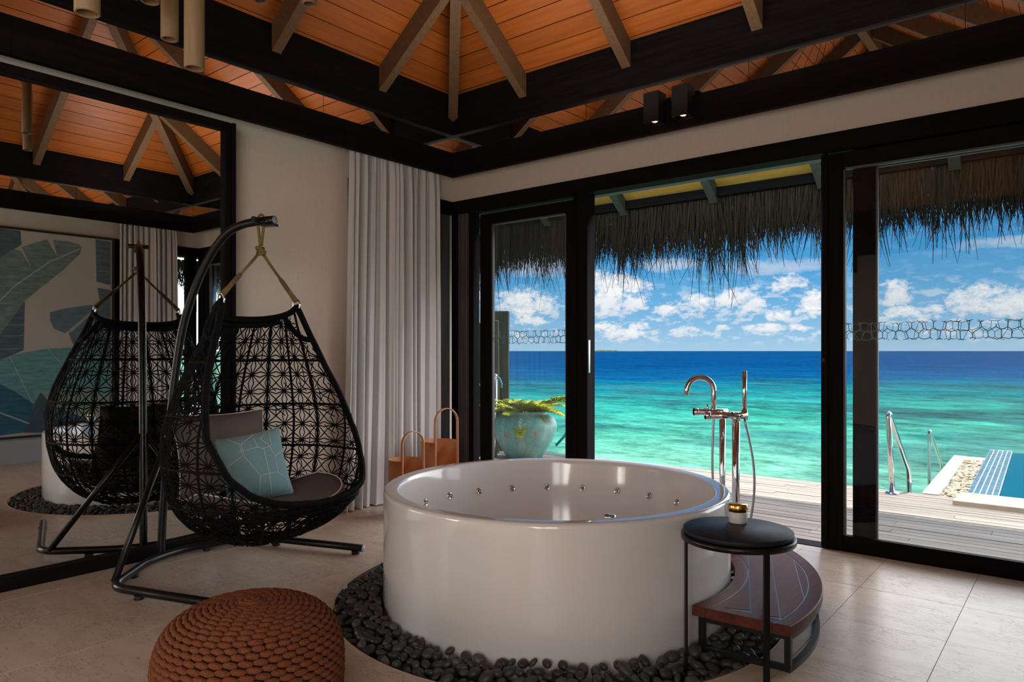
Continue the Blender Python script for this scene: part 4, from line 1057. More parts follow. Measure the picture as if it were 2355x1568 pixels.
ws = vb2b-bx*0.014; mb = MB(); mb.cyl(ws+Vector((0, 0, 0.012)), ws+Vector((0, 0, 0.245)), 0.0125, 16); obj('hand_shower', mb, 'chrome', fc)
mb = MB(); mb.cyl(ws-Vector((0, 0, 0.025)), ws+Vector((0, 0, 0.03)), 0.0165, 14); obj('shower_holder', mb, 'chrome', fc)
def hose(a, b, sag, side):
    pts = []
    for i in range(25):
        t = i/24; pts.append(a.lerp(b, t)+side*(sin(PI*t)*sag))
    mb = MB(); r_ = [0.0065+0.0008*(i % 2) for i in range(25)]; mb.tube(pts, r_, 8); obj('hose', mb, 'hose', fc)
hose(ws-Vector((0, 0, 0.02)), p2+Vector((0.02, 0.02, 0.02))+bx*0.02, 0.055, bx)
hose(sb-Vector((0, 0, 0.015)), p1+Vector((0.0, 0.0, 0.02))-bx*0.02, 0.02, -bx)

# ------------------------------------------------------------------ SIDE TABLE and candle
TX, TY, TZ, TRr = 3.625, -2.085, 0.572, 0.225
tb = thing('side_table', 'small round black side table beside the bath', 'table', (TX, TY, 0))
mb = MB(); mb.lathe([(0.0, TZ-0.022), (TRr-0.014, TZ-0.022), (TRr-0.008, TZ-0.018), (TRr-0.008, TZ-0.003), (TRr-0.011, TZ), (0.0, TZ)], 72, (TX, TY, 0)); obj('tabletop', mb, 'table_top', tb)
mb = MB(); mb.lathe([(0.0, TZ-0.045), (TRr+0.001, TZ-0.045), (TRr+0.001, TZ-0.024), (TRr-0.004, TZ-0.0225), (0.0, TZ-0.0225)], 72, (TX, TY, 0)); obj('ring_frame', mb, 'black_metal', tb)
for deg in (219, -39, 77.5):
    a = math.radians(deg); c = Vector((TX+(TRr-0.013)*cos(a), TY+(TRr-0.013)*sin(a), (TZ-0.045)/2))
    rad = Vector((cos(a), sin(a), 0)); tan = Vector((-sin(a), cos(a), 0))
    if deg == 219: hw = (0.007, 0.014)
    zf = ZS+0.0005 if deg == 77.5 else -0.02     # the third leg stands on the step
    mb = MB(); mb.obox((c.x, c.y, (TZ-0.044+zf)/2), rad, tan, (0, 0, 1), 0.005, 0.0115, (TZ-0.044-zf)/2); obj('leg', mb, 'black_metal', tb)
cd = thing('candle_jar', 'frosted white candle jar with gold lid on the side table', 'candle', (3.587, -1.985, TZ))
kx, ky = 3.587, -1.985
mb = MB(); mb.lathe([(0.0, 0.001), (0.036, 0.001), (0.0385, 0.004), (0.0385, 0.046), (0.037, 0.048), (0.0, 0.048)], 36, (kx, ky, TZ)); obj('jar', mb, 'frosted_wax', cd)
mb = MB(); mb.lathe([(0.0, 0.0485), (0.0385, 0.0485), (0.0405, 0.05), (0.0405, 0.077), (0.038, 0.080), (0.0, 0.080)], 36, (kx, ky, TZ)); obj('lid', mb, 'gold', cd)['label'] = 'shiny gold lid'

# ------------------------------------------------------------------ COPPER LANTERNS by the curtain
def lantern(x, y, r_, h_, ha, label):
    t = thing('lantern', label, 'lantern', (x, y, 0.012), 'copper lanterns by the curtain')
    th = 0.003; n = 40
    view = math.atan2(-4.925-y, 4.738-x)                  # the open front faces into the room
    aL, aR = view-math.radians(102), view+math.radians(22)
    aL, aR = view+math.radians(-14), view+math.radians(62)
    a1, a0_ = view-math.radians(14), view+math.radians(78)
    # wall goes the long way round from a0_ to a1+2pi
    mb = MB(); mb.lathe([(r_, 0.012), (r_, h_), (r_-th, h_), (r_-th, 0.012), (r_, 0.012)], n, (x, y, 0), a0=view+math.radians(70), a1=view+2*PI-math.radians(20)); obj('shell', mb, 'copper_leather', t)
    mb = MB(); mb.lathe([(0.0, 0.013), (r_, 0.013), (r_+0.002, 0.008), (r_+0.002, 0.0), (0.0, 0.0)], n, (x, y, 0)); obj('base', mb, 'copper_leather', t)
    # hoop handle: two flat bands up the opening's edges joined by an arch
    pA = Vector((x+r_*cos(view+math.radians(70)), y+r_*sin(view+math.radians(70)), 0)); pB = Vector((x+r_*cos(view-math.radians(20)), y+r_*sin(view-math.radians(20)), 0))
    return t, pA, pB
def lantern2(x, y, r_, h_, ha, label):
    t = thing('lantern', label, 'lantern', (x, y, 0), 'copper lanterns by the curtain')
    view = math.atan2(-4.925-y, 4.738-x)
    # open from view-10deg (toward the left in the photo) to view+88deg
    sL, sR = view-math.radians(12), view+math.radians(84)
    th = 0.004
    mb = MB(); mb.lathe([(r_, 0.012), (r_, h_), (r_-th, h_), (r_-th, 0.012), (r_, 0.012)], 44, (x, y, 0), a0=sR, a1=sL+2*PI); obj('shell', mb, 'copper_leather', t)
    mb = MB(); mb.lathe([(0.0, 0.012), (r_, 0.012), (r_+0.002, 0.008), (r_+0.002, 0.0), (0.0, 0.0)], 44, (x, y, 0)); obj('base', mb, 'copper_leather', t)
    A = Vector((x+r_*cos(sL), y+r_*sin(sL), 0)); B = Vector((x+r_*cos(sR), y+r_*sin(sR), 0))
    mid = (A+B)/2; u = (A-B)/2; rad = u.length; u.normalize(); nrm = Vector((-u.y, u.x, 0))
    path = [A+Vector((0, 0, 0.012)), A+Vector((0, 0, ha-rad))]
    for i in range(1, 16): a = PI*i/16; path.append(mid+u*(rad*cos(a))+Vector((0, 0, ha-rad+rad*sin(a))))
    path += [B+Vector((0, 0, ha-rad)), B+Vector((0, 0, 0.012))]
    mb = MB(); w_, tk = 0.014, 0.003
    k = len(path); vs = []
    for i in range(k):
        tan = (path[min(i+1, k-1)]-path[max(i-1, 0)]).normalized(); ou = tan.cross(nrm).normalized()
        vs += [path[i]+nrm*w_+ou*tk, path[i]-nrm*w_+ou*tk, path[i]-nrm*w_-ou*tk, path[i]+nrm*w_-ou*tk]
    fs = [(4*i+j, 4*i+(j+1) % 4, 4*i+4+(j+1) % 4, 4*i+4+j) for i in range(k-1) for j in range(4)]
    mb.add(vs, fs); obj('handle', mb, 'copper_band', t, fix=True)
lantern2(0.56, -1.11, 0.137, 0.447, 0.672, 'smaller copper lantern with arched handle by the curtain')
lantern2(0.42, -0.60, 0.157, 0.532, 0.815, 'taller copper lantern with arched handle in the corner')

# ------------------------------------------------------------------ CURTAINS
def curtain(name, xw, sgn, ya, yb, yat, ybt, zt_, label, seed):
    """hangs on a wall at x=xw, bulging by sgn; ya..yb at the hem, yat..ybt at the track"""
    n, mz = 420, 26; vs = []; rr = random.Random(seed)
    ph = [rr.uniform(0.55, 1.5) for _ in range(12)]; acc = np.cumsum([0]+ph); acc = acc/acc[-1]
    amp = [rr.uniform(0.5, 1.25) for _ in range(13)]
    for j in range(mz+1):
        t = j/mz; z = 0.012+(zt_-0.012)*t
        for i in range(n+1):
            u = i/n
            k = int(np.searchsorted(acc, u, 'right')-1); k = min(k, 11); fu = (u-acc[k])/(acc[k+1]-acc[k])
            a = amp[k]*(1-fu)+amp[k+1]*fu
            ph_ = 2*PI*fu
            tight = max(0.0, (t-0.90)/0.10)
            w = 0.040*a*(1-0.45*tight)
            x = xw+sgn*(0.098+w*(cos(ph_)+0.25*cos(2*ph_+k)))
            x += sgn*0.010*tight*sin(u*170+k)+sgn*0.012*(1-t)*sin(u*9+seed)
            y0_, y1_ = ya+(yat-ya)*t**0.8, yb+(ybt-yb)*t**0.8
            y = y0_+(y1_-y0_)*u+0.013*a*sin(2*ph_)+0.012*sin(3.1*t+k*1.7)*(1-t)
            zz = z
            if j == 0: zz = 0.006+0.01*abs(sin(u*40))
            vs.append((x, y, zz))
    fs = [(j*(n+1)+i, j*(n+1)+i+1, (j+1)*(n+1)+i+1, (j+1)*(n+1)+i) for j in range(mz) for i in range(n)]
    t = thing(name, label, 'curtain', (xw+sgn*0.1, (ya+yb)/2, 0.0))
    mb = MB(); mb.add(vs, fs, True); obj('cloth', mb, 'curtain_cloth', t)
    mb = MB(); mb.box(xw+sgn*0.098-0.012, xw+sgn*0.098+0.012, min(yat, ybt)-0.05, max(yat, ybt)+0.05, zt_+0.002, zt_+0.03); obj('track', mb, 'black_matt', t)
curtain('curtain', 0.0, 1, -1.37, -0.275, -1.29, -0.295, 3.03, 'floor-length pale grey curtain left of the glass doors', 3)
curtain('curtain', W, -1, -1.10, -0.34, -1.08, -0.37, 3.03, 'pale grey curtain on the opposite wall, seen in the mirror', 5)

# ------------------------------------------------------------------ MIRROR
mr = thing('mirror', 'tall wall mirror in a heavy black frame reaching the floor', 'mirror', (0.17, -4.2, 0))
MY0, MY1 = -6.1, -2.348
mb = MB(); mb.box(0.14, 0.168, MY0+0.06, MY1-0.07, 0.05, 2.81); obj('glass', mb, 'mirror_glass', mr)
boxobj('stile', (0.10, 0.20, MY1-0.075, MY1-0.028, 0.0, 2.858), 'dark_timber_z', mr, bevel=0.004)
boxobj('stile', (0.10, 0.215, MY1-0.026, MY1, 0.0, 2.858), 'dark_timber_z', mr, bevel=0.004)
boxobj('stile', (0.10, 0.20, MY0, MY0+0.07, 0.0, 2.858), 'dark_timber_z', mr, bevel=0.004)
boxobj('top_rail', (0.10, 0.20, MY0+0.07, MY1-0.075, 2.80, 2.858), 'dark_timber_y', mr, bevel=0.004)
boxobj('bottom_rail', (0.10, 0.216, MY0+0.07, MY1-0.075, 0.0, 0.078), 'dark_timber_y', mr, bevel=0.012)
boxobj('back_panel', (0.001, 0.10, MY0, MY1, 0.0, 2.84), 'frame_black', mr)

# ------------------------------------------------------------------ PAINTING on the right wall (seen in the mirror)
pt = thing('painting', 'large banana-leaf painting in a thin black frame, seen in the mirror', 'painting', (W-0.03, -2.4, 1.5))
PY0, PY1, PZ0, PZ1 = -3.72, -1.15, 0.315, 2.70
boxobj('canvas', (W-0.035, W-0.003, PY0, PY1, PZ0, PZ1), 'canvas', pt)
fr = MB(); fr.box(W-0.055, W-0.002, PY0-0.025, PY0, PZ0-0.025, PZ1+0.025); fr.box(W-0.055, W-0.002, PY1, PY1+0.025, PZ0-0.025, PZ1+0.025); fr.box(W-0.055, W-0.002, PY0, PY1, PZ0-0.025, PZ0); fr.box(W-0.055, W-0.002, PY0, PY1, PZ1, PZ1+0.025)
obj('frame', fr, 'frame_black', pt)
POLY = {'slate_top': [(-2.60, 2.70), (-2.344, 2.699), (-2.139, 2.69), (-2.129, 2.533), (-2.202, 2.476), (-2.344, 2.364), (-2.6, 2.2)],
'trunk': [(-2.70, 1.0), (-2.70, 1.2), (-2.463, 1.334), (-2.344, 1.478), (-2.222, 1.674), (-2.097, 1.887), (-2.108, 1.311), (-2.344, 1.191), (-2.463, 1.145)],
'rt1': [(-1.341, 2.69), (-1.165, 2.685), (-1.165, 2.133), (-1.329, 2.166)],
'rt2': [(-1.317, 2.088), (-1.165, 2.072), (-1.165, 1.712), (-1.402, 1.756), (-1.293, 1.918)],
'midlow': [(-1.636, 1.516), (-1.402, 1.756), (-1.165, 1.712), (-1.165, 1.10), (-1.425, 1.20), (-1.566, 1.30)],
'mid': [(-1.838, 1.763), (-1.66, 1.82), (-1.378, 1.874), (-1.341, 1.837), (-1.681, 1.515), (-1.794, 1.563), (-1.838, 1.663)],
'big': [(-2.70, 1.9), (-2.463, 2.215), (-2.344, 2.364), (-2.202, 2.476), (-2.139, 2.458), (-2.023, 2.261), (-2.129, 2.508), (-1.871, 2.625), (-1.76, 2.411), (-1.805, 2.626), (-1.65, 2.63), (-1.53, 2.605), (-1.496, 2.571), (-1.52, 2.487), (-1.704, 2.277), (-1.926, 2.058), (-2.097, 1.887), (-2.222, 1.674), (-2.344, 1.478), (-2.463, 1.334), (-2.70, 1.1)],
'teal': [(-2.70, 1.05), (-2.463, 1.133), (-2.344, 1.191), (-2.21, 1.25), (-2.076, 1.286), (-1.86, 1.325), (-1.636, 1.337), (-1.40, 1.30), (-1.165, 1.205), (-1.165, 0.699), (-1.402, 0.868), (-1.772, 0.826), (-1.937, 0.813), (-2.012, 0.681), (-2.18, 0.82), (-2.344, 0.928), (-2.463, 0.979), (-2.70, 1.0)],
'deep': [(-2.70, 1.0), (-2.463, 0.979), (-2.344, 0.928), (-2.18, 0.82), (-2.012, 0.681), (-2.034, 0.522), (-2.108, 0.356), (-2.463, 0.328), (-2.70, 0.33)],
'pale': [(-1.937, 0.813), (-1.772, 0.826), (-1.402, 0.868), (-1.165, 0.699), (-1.165, 0.33), (-1.816, 0.644)],
'dark': [(-1.937, 0.813), (-1.816, 0.644), (-1.165, 0.33), (-1.2, 0.325), (-1.816, 0.325), (-2.108, 0.351), (-2.034, 0.522), (-2.002, 0.68)]}
dpt = 0.0
for nm, pl in POLY.items():
    dpt += 0.0006
    mb = MB(); mb.prism([(W-0.0352-dpt, max(y, PY0), z) for y, z in pl], (0.0004, 0, 0)); obj('painted_leaf', mb, PAINT[nm], pt, fix=True)
mb = MB()
def vein(p, q, w):
    d = Vector((q[0]-p[0], q[1]-p[1])).normalized(); n_ = Vector((-d.y, d.x))*w/2
    mb.prism([(W-0.0435, p[0]-n_.x, p[1]-n_.y), (W-0.0435, q[0]-n_.x, q[1]-n_.y), (W-0.0435, q[0]+n_.x, q[1]+n_.y), (W-0.0435, p[0]+n_.x, p[1]+n_.y)], (0.0004, 0, 0))
for p, q in (((-2.6, 1.55), (-2.2, 2.05)), ((-2.2, 2.05), (-1.85, 2.36)), ((-1.85, 2.36), (-1.51, 2.56)), ((-1.62, 1.53), (-1.40, 1.76))): vein(p, q, 0.016)
for z in (1.35, 1.5, 1.62): vein((-2.34, z-0.03), (-2.11, z-0.02), 0.004)
for z in (2.30, 2.44, 2.56): vein((-1.335, z), (-1.166, z), 0.004)
vein((-2.7, 0.78), (-2.05, 0.45), 0.018); vein((-2.25, 1.24), (-2.02, 0.69), 0.012); vein((-1.86, 1.32), (-1.5, 0.87), 0.01)
obj('painted_veins', mb, leaf_paint('paint_vein', (0.435, 0.522, 0.522), (0.290, 0.377, 0.392)), pt, fix=True)

# ------------------------------------------------------------------ PENDANT and downlights
pn = thing('pendant_lamp', 'cluster pendant of hanging pale wood tubes under the roof', 'lamp', (HX, -3.75, ZR-0.3))
mb = MB(); mb.lathe([(0.0, 0.0), (0.11, 0.0), (0.115, 0.008), (0.115, 0.04), (0.0, 0.04)], 32, (HX, -3.75, ZR-0.30)); obj('canopy', mb, 'black_matt', pn)
PENDANT = ((2.59, -4.144, 2.235, 0.5), (1.933, -3.609, 2.528, 0.5), (2.39, -3.74, 2.258, 0.6), (2.011, -3.017, 2.866, 0.45), (1.75, -3.1, 2.929, 0.5), (2.088, -3.753, 2.573, 0.5))
tubes = []
C0 = Vector((4.738, -4.925, 1.3)); FW = Vector((-0.6302, 0.7764, 0)); RT = Vector((0.7764, 0.6302, 0))
for (x, y, zb__, L) in PENDANT:
    tubes.append((x, y, zb__, L))
for x, y, z, L in tubes:
    r_ = 0.0325
    mb = MB(); mb.lathe([(r_-0.007, L), (r_, L), (r_, 0.0), (r_-0.002, -0.002), (r_-0.006, -0.002), (r_-0.008, 0.002), (r_-0.008, L-0.02)], 28, (x, y, z)); t_ = obj('tube', mb, 'bamboo', pn)
    mb = MB(); mb.lathe([(0.0, 0.10), (r_-0.009, 0.10), (r_-0.009, 0.0)], 20, (x, y, z)); obj('lining', mb, 'bamboo_inner', t_)
    mb = MB(); mb.cyl((x, y, z+L-0.02), (HX+(x-HX)*0.1, -3.75+(y+3.75)*0.1, ZR-0.30), 0.0025, 6); obj('cord', mb, 'black_matt', t_)
for i, x in enumerate((2.292, 2.515)):
    t = thing('downlight', ('left' if i == 0 else 'right')+' black cube downlight of the pair on the front beam', 'light', (x, -0.262, 2.955))
    s_ = 0.06; zb__, zt2 = 2.955, 3.172; y0_ = -0.201
    mb = MB(); mb.box(x-s_, x-s_+0.006, y0_-0.12, y0_, zb__, zt2); mb.box(x+s_-0.006, x+s_, y0_-0.12, y0_, zb__, zt2); mb.box(x-s_+0.006, x+s_-0.006, y0_-0.12, y0_-0.114, zb__, zt2); mb.box(x-s_+0.006, x+s_-0.006, y0_-0.006, y0_, zb__, zt2); mb.box(x-s_+0.006, x+s_-0.006, y0_-0.114, y0_-0.006, zt2-0.006, zt2); mb.box(x-s_+0.006, x+s_-0.006, y0_-0.114, y0_-0.006, zb__+0.02, zb__+0.024)
    obj('housing', mb, 'black_matt', t)
    mb = MB(); mb.lathe([(0.030, 0.016), (0.026, 0.012), (0.021, 0.019)], 24, (x, y0_-0.06, zb__)); obj('reflector_ring', mb, 'gold', t)
    mb = MB(); mb.lathe([(0.0, 0.017), (0.021, 0.017)], 24, (x, y0_-0.06, zb__)); obj('bulb', mb, 'lamp_glow', t)
    d = bpy.data.lights.new('downlight_beam', 'SPOT'); d.energy = 9; d.color = (1.0, 0.72, 0.42); d.spot_size = math.radians(70); d.spot_blend = 0.6; d.shadow_soft_size = 0.02
    o = bpy.data.objects.new('downlight_beam', d); COL.objects.link(o); o.location = (x, y0_-0.06, zb__+0.005); o.rotation_euler = (math.radians(4), 0, 0)

# ------------------------------------------------------------------ HANGING CHAIR
H = Vector((0.98, -2.63, 0)); fX = Vector((0.983, 0.183, 0)).normalized(); sX = Vector((-fX.y, fX.x, 0))
def hc(f, s, z): return H+fX*f+sX*s+Vector((0, 0, z))
ZT = np.array([.19, .22, .28, .36, .48, .65, .85, 1.05, 1.25, 1.45, 1.60])
AT = np.array([.05, .22, .35, .44, .51, .55, .555, .50, .415, .325, .268])
BT = np.array([.05, .20, .32, .40, .455, .47, .45, .39, .295, .19, .115])
FT = np.array([.05, .20, .34, .45, .53, .56, .58, .58, .58, .58, .58])
_zz = np.linspace(.19, 1.60, 120)
def _smooth(z, t):
    v = np.interp(_zz, z, t); k = np.ones(9)/9; vp = np.pad(v, 4, mode='edge'); return np.convolve(vp, k, 'valid')
_A, _B, _F = _smooth(ZT, AT), _smooth(ZT, BT), _smooth(ZT, FT)
_A[:4] = np.interp(_zz[:4], ZT, AT); _B[:4] = np.interp(_zz[:4], ZT, BT); _F[:4] = np.interp(_zz[:4], ZT, FT)
def egg(az, z, off=0.0):
    a = float(np.interp(z, _zz, _A))+off; b = float(np.interp(z, _zz, _B))+off; f_ = float(np.interp(z, _zz, _F))+off
    c = cos(az); sn_ = sin(az)
    if c > 0: return hc(-b*c, a*sn_, z)
    return hc(f_*abs(c)**0.75, math.copysign(a*abs(sn_)**0.75, sn_), z)
RZ = [.472, .485, .51, .56, .65, .85, 1.05, 1.2, 1.4, 1.58]; RA = [180, 165, 148, 132, 119, 105, 99, 95, 92, 90]
def az_lim(z):
    if z <= .472: return PI*1.01
    return math.radians(float(np.interp(z, RZ, RA)))
def z_top(az): return 1.488+0.085*min(1.0, abs(math.degrees(az))/90.0)**2.2
def inside(az, z): return abs(az) <= az_lim(z) and z <= z_top(az)
def ear_hole(az, z): 
    a = abs(math.degrees(az)); return a > 63 and z > 1.555-0.19*((a-63)/30.0)**1.0+0.0 and z > 1.36
hcg = thing('hanging_chair', 'black woven egg-shaped hanging chair with tan ropes', 'chair', (H.x, H.y, 1.57))
weave, ribs = MB(), MB()
def strand(mb, p, q, r_, n=4, seg=3, bulge=0.0):
    pts = []
    for i in range(seg+1):
        t = i/seg; az, z = p[0]+(q[0]-p[0])*t, p[1]+(q[1]-p[1])*t
        pts.append((az, z, inside(az, z) and not ear_hole(az, z)))
    if not any(k for *_, k in pts): return
    ok = [a for a in pts if a[2]]
    if len(ok) < 2: return
    mb.tube([egg(a, z, bulge) for a, z, k in ok], r_, n, smooth=False, caps=False)
rr = random.Random(17)
azs = [math.radians(-180+20*i) for i in range(19)]
NC = 27
zs = [.245, .345, .45, .555, .66, .765, .875, .985, 1.095, 1.205, 1.31, 1.41, 1.51, 1.60]
for j in range(len(zs)-1):
    z0_, z1_ = zs[j], zs[j+1]
    nc = NC if j > 0 else 14
    for i in range(nc):
        w_ = 2*PI/nc; a0_ = -PI+w_*i; a1_ = a0_+w_
        c = (a0_+(a1_-a0_)*rr.uniform(.47, .53), z0_+(z1_-z0_)*rr.uniform(.46, .54))
        ring = []
        for t in (0, .34, .66): ring.append((a0_+(a1_-a0_)*t, z0_)); ring.append((a1_-(a1_-a0_)*t, z1_))
        for t in (0, .34, .66): ring.append((a1_, z0_+(z1_-z0_)*t)); ring.append((a0_, z1_-(z1_-z0_)*t))
        for q in ring: strand(weave, c, q, 0.0038, 4, 2, rr.uniform(-.003, .003))
        # cross links that close the star into triangles
        if rr.random() < 0.2: strand(weave, (a0_, z0_+(z1_-z0_)*.5), ((a0_+a1_)/2, z0_), 0.0034, 4, 2)
        if rr.random() < 0.2: strand(weave, (a1_, z0_+(z1_-z0_)*.5), ((a0_+a1_)/2, z1_), 0.0034, 4, 2)
        if rr.random() < 0.35: strand(weave, (a0_, z0_), (a0_, z1_), 0.0034, 4, 2)
# wild strands round the bowl
for k in range(150):
    a = rr.uniform(-PI, PI); z = rr.uniform(.21, .46); strand(weave, (a, z), (a+rr.uniform(-.5, .5), max(.215, z+rr.uniform(-.12, .12))), 0.0036, 4, 6, rr.uniform(0, .006))
# bottom disc of the bowl
for k in range(26):
    a = rr.uniform(0, 2*PI); b = a+PI+rr.uniform(-.9, .9); p, q = egg(a, .235), egg(b, .235)
    m_ = (p+q)/2-Vector((0, 0, 0.02)); weave.tube([p, p*0.5+m_*0.5-Vector((0, 0, .01)), m_, q*0.5+m_*0.5-Vector((0, 0, .01)), q], 0.004, 4, smooth=False)
tag(obj('star_weave', weave, 'black_rope', hcg), kind='stuff')
def rib_path(f, t0, t1, n):
    out = []
    for i in range(n+1):
        az, z = f(t0+(t1-t0)*i/n)
        if inside(az, z): out.append(egg(az, z))
    return out
for i in range(0, 18):
    pth = rib_path(lambda z: (azs[i], z), .225, 1.60, 60)
    if len(pth) > 3: mb = MB(); mb.tube(pth, 0.0075, 6); obj('upright_rib', mb, 'black_rope', hcg)
for z in (.245, .465, .68, .955, 1.24):
    pth = []
    lim = min(az_lim(z), PI); n = 72
    for i in range(n+1): pth.append(egg(-lim+2*lim*i/n, z))
    mb = MB(); closed = lim >= PI-1e-6
    mb.tube(pth[:-1] if closed else pth, 0.0075, 6, closed=closed); obj('hoop_rib', mb, 'black_rope', hcg)
# rim: down one side, across the seat front, up the other side, and along the top edge; wrapped in cord
side = [(math.radians(a), z) for a, z in zip(RA, RZ)]
def smooth_rim():
    pts = [];  zf = np.linspace(1.585, .476, 60)
    for z in zf: pts.append(egg(az_lim(z), z))
    e0, e1 = az_lim(.476), 2*PI-az_lim(.476)
    for i in range(1, 12): pts.append(egg(e0+(e1-e0)*i/12, .474))
    for z in zf[::-1]: pts.append(egg(-az_lim(z), z))
    return pts
def wrapped(path, r_, name, parent, m='black_rope', pitch=0.0105, amp=0.0012):
    # resample evenly and give the tube a corded surface
    P_ = [Vector(p) for p in path]; L = [0]
    for a, b in zip(P_[:-1], P_[1:]): L.append(L[-1]+(b-a).length)
    n = int(L[-1]/(pitch/2)); out = []; k = 0
    for i in range(n+1):
        s = L[-1]*i/n
        while k < len(L)-2 and L[k+1] < s: k += 1
        t = (s-L[k])/max(L[k+1]-L[k], 1e-9); out.append(P_[k].lerp(P_[k+1], min(t, 1)))
    mb = MB(); mb.tube(out, [r_+(amp if i % 2 else -amp) for i in range(len(out))], 9, smooth=False)
    return obj(name, mb, m, parent)
wrapped(smooth_rim(), 0.019, 'rim', hcg)
tp = [egg(math.radians(-90+180*i/40), z_top(math.radians(-90+180*i/40))) for i in range(41)]
wrapped(tp, 0.019, 'top_band', hcg)
tp2 = [egg(math.radians(-88+176*i/40), z_top(math.radians(-88+176*i/40))-0.034) for i in range(8, 33)]
wrapped(tp2, 0.016, 'top_band', hcg)
for sg in (-1, 1):
    arc = []
    for i in range(13):
        t = i/12; a = 58+34*t; z = z_top(math.radians(58))*(1-t)+1.37*t-0.035*sin(PI*t); arc.append(egg(sg*math.radians(min(a, math.degrees(az_lim(z)))), z))
    wrapped(arc, 0.017, 'ear_brace', hcg)
# front lip under the rim
lip = []
for i in range(41):
    a = math.radians(128)+(2*PI-2*math.radians(128))*i/40; lip.append(egg(a, .455))
wrapped(lip, 0.014, 'front_lip', hcg)
lip = [egg(math.radians(122)+(2*PI-2*math.radians(122))*i/40, .425) for i in range(41)]
wrapped(lip, 0.011, 'front_lip', hcg)
# ropes
ears = [egg(-PI/2, 1.573), egg(PI/2, 1.573)]
KN = hc(0, 0, 1.885)
for e in ears:
    d = (KN-e).normalized(); r0_ = e+Vector((0, 0, 0.03)); mid_ = r0_.lerp(KN, 0.46)
    mb = MB(); mb.tube([mid_, mid_.lerp(KN, .5)-Vector((0, 0, .002)), KN], 0.0085, 10); rp_ = obj('rope', mb, 'rope_tan', hcg)
    mb = MB(); mb.tube([r0_.lerp(KN, .02), r0_.lerp(KN, .06), r0_.lerp(KN, .24), r0_.lerp(KN, .27)], [0.016, 0.0165, 0.0135, 0.012], 10); obj('splice', mb, 'rope_tan', rp_)
    mb = MB(); mb.tube([r0_.lerp(KN, .24), r0_.lerp(KN, .27), r0_.lerp(KN, .45), r0_.lerp(KN, .47)], [0.0125, 0.0145, 0.0125, 0.010], 10); obj('sleeve', mb, 'rope_sleeve', rp_)
    mb = MB(); pl = []
    for i in range(14): a = 2*PI*i/14; pl.append(e+Vector((0, 0, 0.012))+fX*(0.027*cos(a))+Vector((0, 0, 0.036*sin(a))))
    mb.tube(pl, 0.0055, 8, closed=True); obj('shackle', mb, 'steel', hcg)['label'] = 'steel shackle joining rope and basket'
HB = Vector((0.98, -2.63, 2.062))
mb = MB()
lp = []
for i in range(25):
    a = -PI/2+2*PI*(i/24); y_ = cos(a)
    lp.append(None)
loop = [KN+sX*0.004+Vector((0, 0, .03)), HB+fX*0.020+Vector((0, 0, -0.05)), HB+fX*0.026+Vector((0, 0, 0.0)), HB+fX*0.016+Vector((0, 0, 0.030)), HB+Vector((0, 0, 0.038)), HB-fX*0.016+Vector((0, 0, 0.030)), HB-fX*0.026, HB-fX*0.020+Vector((0, 0, -0.05)), KN-sX*0.004+Vector((0, 0, .03))]
mb.tube(loop, 0.0085, 10); obj('rope_loop', mb, 'rope_tan', hcg)
mb = MB()
kp = []
for i in range(40):
    a = i/39*4*PI; kp.append(KN+sX*(0.021*cos(a)*(1.0-0.25*sin(a*0.5)))+fX*(0.021*sin(a))+Vector((0, 0, -0.022+0.044*i/39+0.008*sin(a*1.5))))
mb.tube(kp, 0.0095, 8); mb.ellipsoid(KN, (0.017, 0, 0), (0, 0.017, 0), (0, 0, 0.026), 10, 6); obj('knot', mb, 'rope_tan', hcg)

# stand
stn = thing('chair_stand', 'black tubular stand carrying the hanging egg chair', 'stand', (0.29, -2.89, 0))
M0 = Vector((0.29, -2.89, 0)); uA = Vector((0.936, 0.353, 0)).normalized(); uN = Vector((-uA.y, uA.x, 0))
def sp(a, n_, z): return M0+uA*a+uN*n_+Vector((0, 0, z))
prof = [(0, .03), (.006, .2), (.025, .43), (.06, .8), (.10, 1.1), (.155, 1.40), (.21, 1.57), (.30, 1.76), (.40, 1.91), (.50, 2.005), (.60, 2.045), (.70, 2.058), (.80, 2.062)]
def cr_spline(pts, n):
    out = []; P_ = [Vector(p) for p in pts]
    for i in range(len(P_)-1):
        p0, p1, p2_, p3 = P_[max(i-1, 0)], P_[i], P_[i+1], P_[min(i+2, len(P_)-1)]
        for k in range(n):
            t = k/n; out.append(0.5*((2*p1)+(-p0+p2_)*t+(2*p0-5*p1+4*p2_-p3)*t*t+(-p0+3*p1-3*p2_+p3)*t**3))
    out.append(P_[-1]); return out
mb = MB(); mb.tube(cr_spline([sp(a, 0, z) for a, z in prof], 5), 0.024, 16); obj('mast', mb, 'black_metal', stn)
mb = MB(); mb.cyl(HB+uA*0.035-uN*0.0, HB+uA*0.095, 0.025, 16); obj('arm_tip', mb, 'black_metal', stn)
mb = MB(); mb.lathe([(0.0, 0.003), (0.019, 0.002), (0.021, 0.0)], 20, HB+uA*0.095, axis=uA); obj('end_cap', mb, 'end_cap', stn)['label'] = 'grey end cap on the arm tip'
mb = MB(); mb.obox(HB+uA*0.06-Vector((0, 0, 0.030)), uA, uN, (0, 0, 1), 0.045, 0.022, 0.006); mb.cyl(HB+uA*0.0-uN*0.07+Vector((0, 0, 0.0)), HB+uN*0.07, 0.016, 12); obj('rope_peg', mb, 'black_metal', stn)
